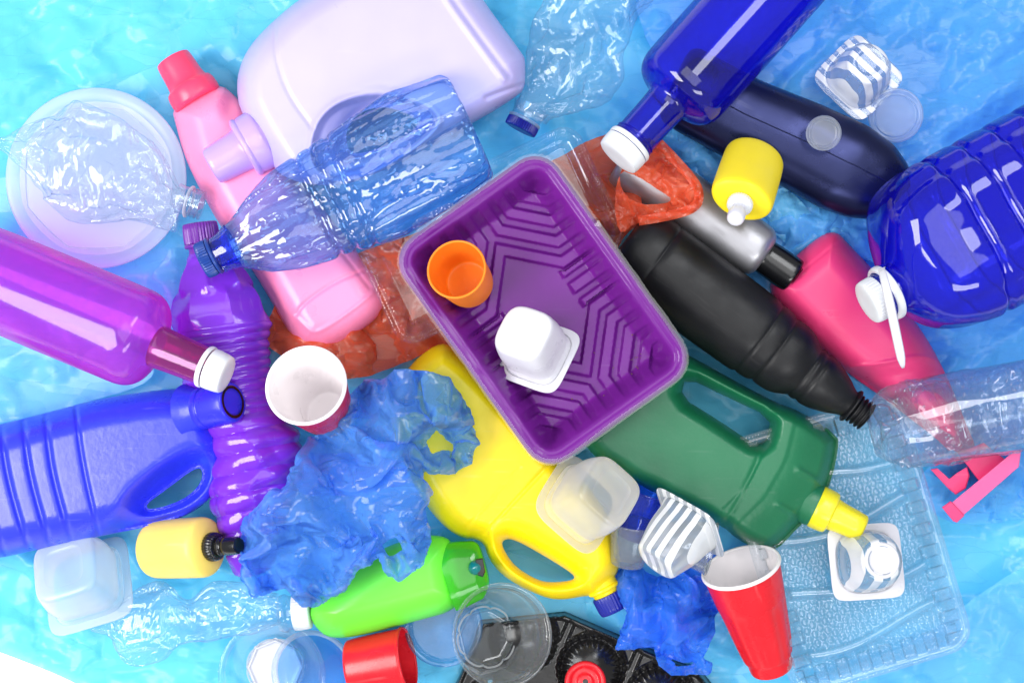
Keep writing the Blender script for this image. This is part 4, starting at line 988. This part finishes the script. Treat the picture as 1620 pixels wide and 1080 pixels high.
# blue jug
bj = [(-140, 712), (-60, 686), (0, 671), (88, 649), (157, 630), (252, 616), (318, 613), (340, 668), (350, 690), (352, 731), (341, 781), (303, 813), (252, 829), (157, 848), (0, 882), (-60, 895), (-140, 905)]
bh = [(231, 797), (262, 775), (313, 736), (322, 747), (316, 767), (296, 786), (264, 800), (234, 806)]
t = Thing('detergent_jug', 'royal blue jug with ribbed sides and a loop handle at left edge', 'jug', at(140, 750, .01))
def ex(X, Y, d):
    z = 0
    for x0 in (-40, 2, 38, 74): z = z+groove(X, Y, [(x0-4, 640), (x0+4, 720), (x0+14, 770), (x0+34, 840), (x0+50, 880)], 4.5, 6)
    z = z+groove(X, Y, [(118, 630), (124, 690), (134, 750), (148, 810), (158, 850)], 3.5, 5)
    e = ((X-262)*.80-(Y-785)*.6)/100; g = ((X-262)*.6+(Y-785)*.8)/42
    z = z-24*smooth(1.25, .55, np.hypot(e, g))*smooth(2, 20, 352-X)
    return z
t.part('body', pillow(bj, [bh], .06, 62, 50, 2.2, ex), M_blue)
ax = Axis((300, 650), .085, (384, 632), .118)
cpp = t.part('cap', lathe(ax, [(26, 30), (28, 34), (38, 34), (39, 32), (43, 32), (44, 34), (84, 33), (90, 31), (91, 27), (90.5, 25)], 120, 1, cap0=False, cap1=False, disp=None), M_bluecap)
t.part('cap_disc', lathe(ax, [(91, 26), (89, 24), (88, 20), (90, 19), (90, 4)], 64, 1, cap0=False), M_bluecap, cpp)
t.part('seal_ring', lathe(ax, [(90.8, 26.5), (91.4, 25), (91.4, 23), (90.8, 21.5)], 64, 1, cap0=False, cap1=False), M_blackg, cpp)
t.part('neck', lathe(ax, [(0, 44), (14, 36), (30, 30)], 64, 2, cap0=False, cap1=False), M_blue)
def text_mesh(txt, size, loc, rot, mat, thing, name, depth=.0006):
    cu = bpy.data.curves.new(name, 'FONT'); cu.body = txt; cu.size = size; cu.extrude = depth
    o = bpy.data.objects.new(name, cu); dg = bpy.context.evaluated_depsgraph_get()
    me = bpy.data.meshes.new_from_object(o)
    V = np.array([v.co[:] for v in me.vertices]); F = [tuple(p.vertices) for p in me.polygons]
    c, s = math.cos(rot), math.sin(rot)
    V2 = V.copy(); V2[:, 0] = c*V[:, 0]-s*V[:, 1]+loc[0]; V2[:, 1] = s*V[:, 0]+c*V[:, 1]+loc[1]; V2[:, 2] = V[:, 2]+loc[2]
    return thing.part(name, (V2, F), mat)
text_mesh('3', .010, W(28, 766, .0995), math.radians(10), M_blue, t, 'embossed_mark')
# pale yellow bottle with black pump
ax = Axis((240, 869), .046, (386, 862), .106)
t = Thing('soap_bottle', 'short pale yellow bottle with a black pump below the blue jug', 'bottle', ax.M)
P = chaikin([(0, 20), (0, 36), (4, 44), (18, 47), (104, 48), (114, 47), (119, 43), (124, 26), (125, 16)], 2, False)
t.part('body', loft(ax, P[:, 0], P[:, 1], P[:, 1]*.95, nt=96), M_yelld)
cl = t.part('collar', lathe(ax, [(124, 14), (124, 21), (128, 23), (140, 21), (142, 17)], 120, 1, cap0=False, disp=knurl(28, .6)), M_blackg, sharp=50)
t.part('pump_head', lathe(ax, [(140, 13), (148, 16), (152, 12), (156, 15), (182, 14), (184, 10), (184, 3)], 64, 1), M_blackg)
# frosted tub lower left
yogurt('frosted_cup', 'upturned frosted square tub in the lower left corner', (140, 926), .03, (100, 896), .078, 72, 52, M_frost, -8, 'cup', n_body=(4.5, 4.2), nf=6)
# red and white cup in the middle left
party_cup('party_cup', 'red cup with white lining facing up beside the purple bottle', (484, 609), .155, (524, 658), .055, 62, 40, M_redp, M_whitein)

# ------------------------------------------------------------------ bags on top
bag2('plastic_bag', 'large crumpled blue plastic bag heaped over the purple and lime bottles',
    [(379, 856), (388, 819), (451, 767), (488, 693), (533, 675), (547, 630), (577, 601), (607, 599), (625, 584), (673, 586), (710, 597), (736, 634), (753, 690), (747, 734), (710, 751), (670, 745), (679, 782), (673, 801), (683, 856), (666, 893), (636, 914), (614, 912), (599, 882), (566, 901), (547, 930), (503, 958), (477, 958), (451, 930), (403, 943), (384, 916)],
    M_bag, .114, 26, 103, [[(676, 700), (690, 684), (716, 704), (718, 714), (700, 712), (684, 716)], [(606, 862), (618, 852), (630, 850), (636, 868), (626, 876), (614, 880)]], ridges=[([(492, 688), (457, 778), (395, 840)], 12, 14), ([(539, 665), (593, 708), (632, 747), (648, 778)], 9, 20), ([(609, 603), (632, 661), (624, 723)], 9, 18), ([(473, 778), (527, 758), (578, 754)], 9, 16), ([(449, 832), (515, 828), (593, 813)], 10, 18), ([(698, 634), (694, 680), (663, 735)], 9, 18), ([(578, 715), (601, 747), (578, 778)], 7, 14), ([(500, 862), (520, 880), (508, 900)], 14, -34), ([(640, 860), (655, 820), (650, 780)], 8, 14)])
bag2('plastic_bag', 'small crumpled bright blue bag between striped cup and black tray',
    [(974, 905), (1000, 893), (1040, 912), (1070, 905), (1095, 885), (1122, 864), (1138, 878), (1118, 925), (1143, 958), (1130, 975), (1132, 1000), (1112, 1040), (1127, 1048), (1122, 1064), (1062, 1068), (1042, 1052), (1034, 1024), (974, 1026), (984, 994), (992, 970), (975, 942)],
    M_bag2, .05, 28, 131, [[(1058, 1040), (1080, 1048), (1104, 1046), (1090, 1052), (1068, 1054)]], .32, (5, 2.5, 1.5), (220, 80, 24), (80, 40, 20), (28, 9, 2), R=40, zmax=60, ridges=[([(1000, 900), (1022, 950), (1010, 1010)], 8, 16), ([(1110, 890), (1078, 950), (1070, 1020)], 8, 16), ([(985, 1015), (1030, 990), (1052, 950)], 7, 14), ([(1045, 1040), (1070, 1062), (1118, 1056)], 7, 10)], cr=(.014, 2, .3, (60, .6, 1.2), .6, .15))

# ------------------------------------------------------------------ centre and lower right
# yellow jug
yj = [(690, 541), (722, 548), (780, 600), (880, 715), (950, 790), (976, 850), (982, 888), (974, 914), (940, 944), (932, 941), (889, 949), (858, 944), (803, 917), (773, 886), (764, 852), (722, 851), (669, 797), (625, 700), (615, 640), (640, 585)]
yh = [(796, 868), (794, 854), (811, 851), (860, 878), (908, 908), (909, 917), (873, 921), (850, 917), (815, 896)]
t = Thing('detergent_jug', 'yellow detergent jug with loop handle and navy cap under the purple tray', 'jug', at(800, 750, .003))
def ex(X, Y, d):
    z = groove(X, Y, [(733, 839), (780, 788), (823, 738)], 2.2, 2)+groove(X, Y, [(768, 843), (820, 786), (873, 730)], 3, 3.4)
    return z+8*np.exp(-(((X-700)/60)**2+((Y-800)/60)**2))
t.part('body', pillow(yj, [yh], .042, 54, 36, 2.2, ex), M_yell)
ax = Axis((945, 908), .044, (974, 968), .046)
t.part('neck', lathe(ax, [(4, 26), (20, 23), (22, 27), (27, 27), (28, 22), (34, 21)], 64, 1, cap0=False), M_yell)
t.part('cap', lathe(ax, [(34, 8), (34, 24), (37, 25), (62, 24), (65, 20), (65, 4)], 120, 1, disp=knurl(30, .5)), M_dcap, sharp=50)
# green jug
gj = [(960, 620), (1030, 546), (1064, 548), (1092, 563), (1222, 635), (1266, 650), (1326, 688), (1326, 712), (1316, 758), (1296, 806), (1266, 830), (1226, 873), (1200, 871), (1164, 851), (1144, 832), (1020, 772), (925, 716), (930, 672)]
gh = [(1085, 596), (1150, 628), (1219, 660), (1214, 692), (1202, 702), (1188, 699), (1130, 660), (1077, 628)]
t = Thing('detergent_jug', 'dark green jug with straight grip and lemon yellow cap', 'jug', at(1130, 710, .003))
def ex(X, Y, d):
    # band across the shoulder, then sloping to the neck
    s = (X-1190)*.87+(Y-740)*.5; p = -(X-1190)*.5+(Y-740)*.87
    s = s+18*smooth(20, 110, np.abs(p+4))
    z = groove(X, Y, [(1222, 640), (1205, 715), (1170, 790), (1146, 828)], 4, 3)
    z = z-30*smooth(40, 120, s)+3*smooth(2, 10, s)*smooth(44, 36, s)
    z = z+5*np.exp(-((p-30)/5)**2)*smooth(55, 70, s)*smooth(110, 90, s)+5*np.exp(-((p+34)/5)**2)*smooth(55, 70, s)*smooth(110, 90, s)
    hd_ = seg_dist(X, Y, chaikin(gh, 2))[0]
    return z
t.part('body', pillow(gj, [gh], .044, 60, 26, 2.0, ex, rnd=1), M_green)
ax = Axis((1270, 790), .046, (1370, 838), .058)
t.part('neck', lathe(ax, [(0, 34), (22, 35), (24, 30)], 64, 1, cap0=False), M_green)
cpp = t.part('cap', lathe(ax, [(22, 10), (22, 33), (25, 35), (48, 34), (51, 30), (52, 25), (100, 22), (104, 19), (105, 15)], 90, 1, cap1=False), M_yellcap)
t.part('cap_top', lathe(ax, [(105, 16), (103, 14), (103, 2)], 40, 1, cap0=False), M_yellcap, cpp)
# frosted cup, clear cups, striped cup
yogurt('frosted_cup', 'upturned frosted square cup between the yellow and green jugs', (916, 797), .092, (968, 776), .142, 66, 48, M_frost, 20, 'cup', n_body=(4.2, 4.0), nf=4.5)
party_cup('blue_cup', 'blue translucent cup mostly hidden behind frosted cup', (1026, 776), .06, (1000, 850), .05, 34, 26, M_bcup, M_bcup, ridges=False)
party_cup('clear_cup', 'small clear cup lying beside the yellow jug neck', (1002, 826), .075, (992, 892), .065, 36, 27, M_clearg, M_clearg, ridges=False)
party_cup('clear_cup', 'clear cup tucked beneath the striped cup over the red cup rim', (1126, 868), .09, (1060, 850), .08, 42, 30, M_clearg, M_clearg, ridges=False)
yogurt('striped_cup', 'tilted white striped cup lying against the green jug', (1092, 826), .115, (1036, 890), .135, 60, 37, M_strB, 40, 'cup', n_body=(3.4, 2.3), nf=6)
# red cup lower right
party_cup('party_cup', 'red cup with white lining lying at the lower right of the pile', (1172, 896), .082, (1221, 1056), .045, 62, 39, M_redp, M_whitein)
# clear embossed tray lower right
cu = np.array([.957, -.29]); cv = np.array([.29, .957]); ccn = np.array([1340, 862])
t = Thing('fruit_tray', 'clear fruit tray with dimpled floor and wavy ribs at lower right', 'tray', at(1340, 862, .005))
X, Y, d, q = region(rrect(ccn, cu, cv, 150, 212, 40), (), 1.5, 0)
rel = np.stack([X, Y], -1)-ccn; U = rel @ cu; Vv = rel @ cv
row = np.floor(U/10.5); uu = (Vv+(row % 2)*7.5)/15.0; fv = (uu-np.floor(uu)-.5)*15; fu = (U/10.5-row-.5)*10.5
rr = np.hypot(fu/4.6, fv/6.4)
dim = 3.2*smooth(1.05, .7, rr)
inn = smooth(34, 40, d)
wav = sum(np.exp(-((Vv-v0-16*np.sin(U/60+p))/8)**4) for v0, p in ((-120, 0), (-40, 2), (60, 1), (140, 2.5)))
blk = tri_step(Vv/36.0, .08)*smooth(30, 34, np.abs(U)-76)*(np.abs(U) > 106)+tri_step(U/36.0, .08)*(np.abs(Vv) > 168)
z = 40*(1-smooth(12, 40, d))+dim*inn*(wav < .3)+14*np.clip(wav, 0, 1)*inn+16*blk*smooth(12, 18, d)*smooth(52, 44, d)+3*np.exp(-((d-4)/2.5)**2)
t.part('tray_body', (W(X, Y, .036+z*S0), q[:, ::-1].copy()), M_pet, sharp=45)
yogurt('striped_cup', 'upturned clear cup with white stripes sitting in the clear fruit tray', (1370, 888), .046, (1396, 886), .095, 60, 34, M_strC, 3, 'cup', n_body=(3, 2.05), nf=7, fmat=M_white, bmat=M_white)
ax = Axis((1402, 886), .075, (1402, 886.01), .08)

# ------------------------------------------------------------------ bottom edge
# lime bottle
lm = [(484, 962), (497, 990), (522, 1011), (576, 1004), (650, 984), (732, 962), (726, 905), (716, 856), (700, 847), (676, 846), (630, 856), (580, 880), (530, 918)]
ax = Axis((492, 985), .05, (775, 900), .055)
t = Thing('shower_gel_bottle', 'lime green bottle with flip cap half under the crumpled blue bag', 'bottle', ax.M)
t.part('body', pillow(lm, (), .05, 48, 50, 2.2, None), M_lime)
S, Wd, Hd, C = outl(ax, [(708, 857), (720, 856), (756, 855), (768, 862), (775, 880)], [(722, 965), (735, 961), (766, 945), (777, 925), (779, 911)], .75, 46, 1.6, s0=228, s1=292, e1=12)
cpp = t.part('flip_cap', loft(ax, S, Wd, Hd, C, N=2.6, nt=80), M_limecap)
a2 = Axis((752, 898), .078, (754, 896), .098)
t.part('cap_hole', lathe(a2, [(0, 2), (0, 12), (18, 12), (26, 9), (30, 2)], 40, 2), M_teal, cpp)
t.part('finger_notch', slab([(752, 884), (764, 882), (768, 904), (764, 912), (756, 910)], .082, .094), M_blackg, cpp)
# crushed clear bottle lower left
ax = Axis((486, 966), .045, (150, 1000), .04)
t = Thing('crushed_bottle', 'twisted crushed clear bottle with a white cap in the lower left', 'bottle', ax.M)
up = [(444, 985), (400, 1002), (350, 1012), (280, 1040), (215, 1056), (184, 1040), (178, 1010), (150, 1002), (140, 998)]
lo = [(444, 936), (400, 924), (340, 918), (300, 938), (255, 914), (215, 935), (170, 968), (146, 985), (138, 990)]
S, Wd, Hd, C = outl(ax, up, lo, .5, 40, 2.0, s0=42, s1=345, sm=12)
q_ = 1-.3*np.exp(-((S-195)/28)**2)
t.part('body', crush_loft(ax, S, Wd*q_, Hd*q_, C, 150, 55, .13, .03, 30, 120, .9, 6, (.3, 1, 1)), M_clearw, sharp=18)
t.part('neck', lathe(ax, [(22, 26), (30, 27), (32, 30), (38, 30), (44, 27)], 56, 1, cap0=False, cap1=False), M_clear)
t.part('cap', lathe(ax, [(-6, 4), (-6, 25), (-3, 28), (20, 29), (22, 26)], 120, 1, cap1=False, disp=knurl(36, .5)), M_whitecap, sharp=50)
# round tubs and lids
round_tub('round_tub', 'clear round tub with whitish octagonal base at the bottom edge', (430, 1066), .06, (436, 1054), .03, 84, 47, M_clear, fmat=M_white)
ax = Axis((436, 1054), .013, (436, 1054.02), .016)
ax = Axis((498, 1062), .05, (516, 1046), .075)
t = Thing('round_lid', 'blue tinted clear lid leaning on the round tub beside red cap', 'lid', ax.M)
t.part('skirt', lathe(ax, [(-14, 68), (-2, 70), (0, 69), (1, 64), (-2, 61)], 90, 2, cap0=False, cap1=False), M_frostb)
t.part('panel', lathe(ax, [(-2, 61), (-4, 52), (-2, 50), (-3, 20), (-3, 2)], 90, 2, cap0=False), thin('blue_lid_plastic', (150, 200, 250), (110, 170, 240), .16, (150, 195, 250), .08, 1.2))
# red cap
ax = Axis((645, 1041), .052, (552, 1060), .046)
party_cup('measuring_cap', 'red plastic measuring cap lying on its side at the bottom edge', (644, 1042), .054, (556, 1058), .044, 50, 47, M_redp, M_redp, 'cap', ridges=False)
# lid under lime bottle
shallow_lid('round_lid', 'pale blue clear lid under the lime bottle and the round tub', 702, 992, .032, 62, thin('ice_blue_lid', (180, 220, 250), (140, 195, 240), .12, (170, 210, 250), .08, 1.2), 8, (0, .3), inner=.8)
# grey clear tub
round_tub('round_tub', 'clear grey round tub standing over the black tray corner', (795, 1004), .085, (769, 1007), .03, 81, 50, M_clearg)
# black tray
bo = np.array([786, 920]); bu = np.array([.918, .395]); bv = np.array([-.395, .918])
t = Thing('seedling_tray', 'black plastic tray with ribbed round cups at the bottom edge', 'tray', at(920, 1060, .004))
P = np.array([bo, bo+bu*470, bo+bu*470+bv*260, bo+bv*260])
X, Y, d, q = region(P, (), 1.6, 1)
rel = np.stack([X, Y], -1)-bo; U = rel @ bu; Vv = rel @ bv
z = 30*smooth(0, 8, d)+6*smooth(14, 9, d)*smooth(2, 6, d)
for u0 in (74, 191, 308, 425):
    for v0 in (66, 190):
        rr = np.hypot(U-u0, Vv-v0); th = np.arctan2(Vv-v0, U-u0)
        cup = -16*smooth(57, 47, rr)+np.where(rr < 47, 20*(1-(rr/47)**2), 0)
        rib = 2.6*np.clip(np.cos(th*26)*1.5, 0, 1)*smooth(58, 53, rr)*smooth(30, 42, rr)
        z = z+cup*smooth(0, 8, d)+rib
for u0 in (133, 250, 367):
    for sg in (-1, 1):
        a_, b_ = (U-u0-sg*15)*sg, Vv-12
        tr = np.maximum(np.maximum(-a_-9, -b_), (a_*.75+b_*.66)-13)
        z = z+4*np.exp(-(tr/1.8)**2)
t.part('tray_body', (W(X, Y, .006+z*S0), q[:, ::-1].copy()), M_blacktray, sharp=50)
# red jar cap on the tray
ax = Axis((926, 1078), .042, (926, 1078.02), .06)
t = Thing('bottle_cap', 'red round cap with a hole lying on the black tray', 'cap', ax.M)
t.part('cap_body', lathe(ax, [(-8, 33), (0, 33), (3, 31), (4, 28), (3, 25), (-2, 22), (-3, 20), (-3, 14), (0, 12), (1, 9), (1, 4)], 80, 1, cap0=False), M_redcap if False else M_redp)
t.part('hole', lathe(ax, [(1.6, 4.5), (2, 4), (2, .5)], 24, 1, cap0=False), M_blackg)
print('objects', len(bpy.data.objects), 'tris', sum(sum(len(p.vertices)-2 for p in o.data.polygons) for o in bpy.data.objects if o.type == 'MESH'))
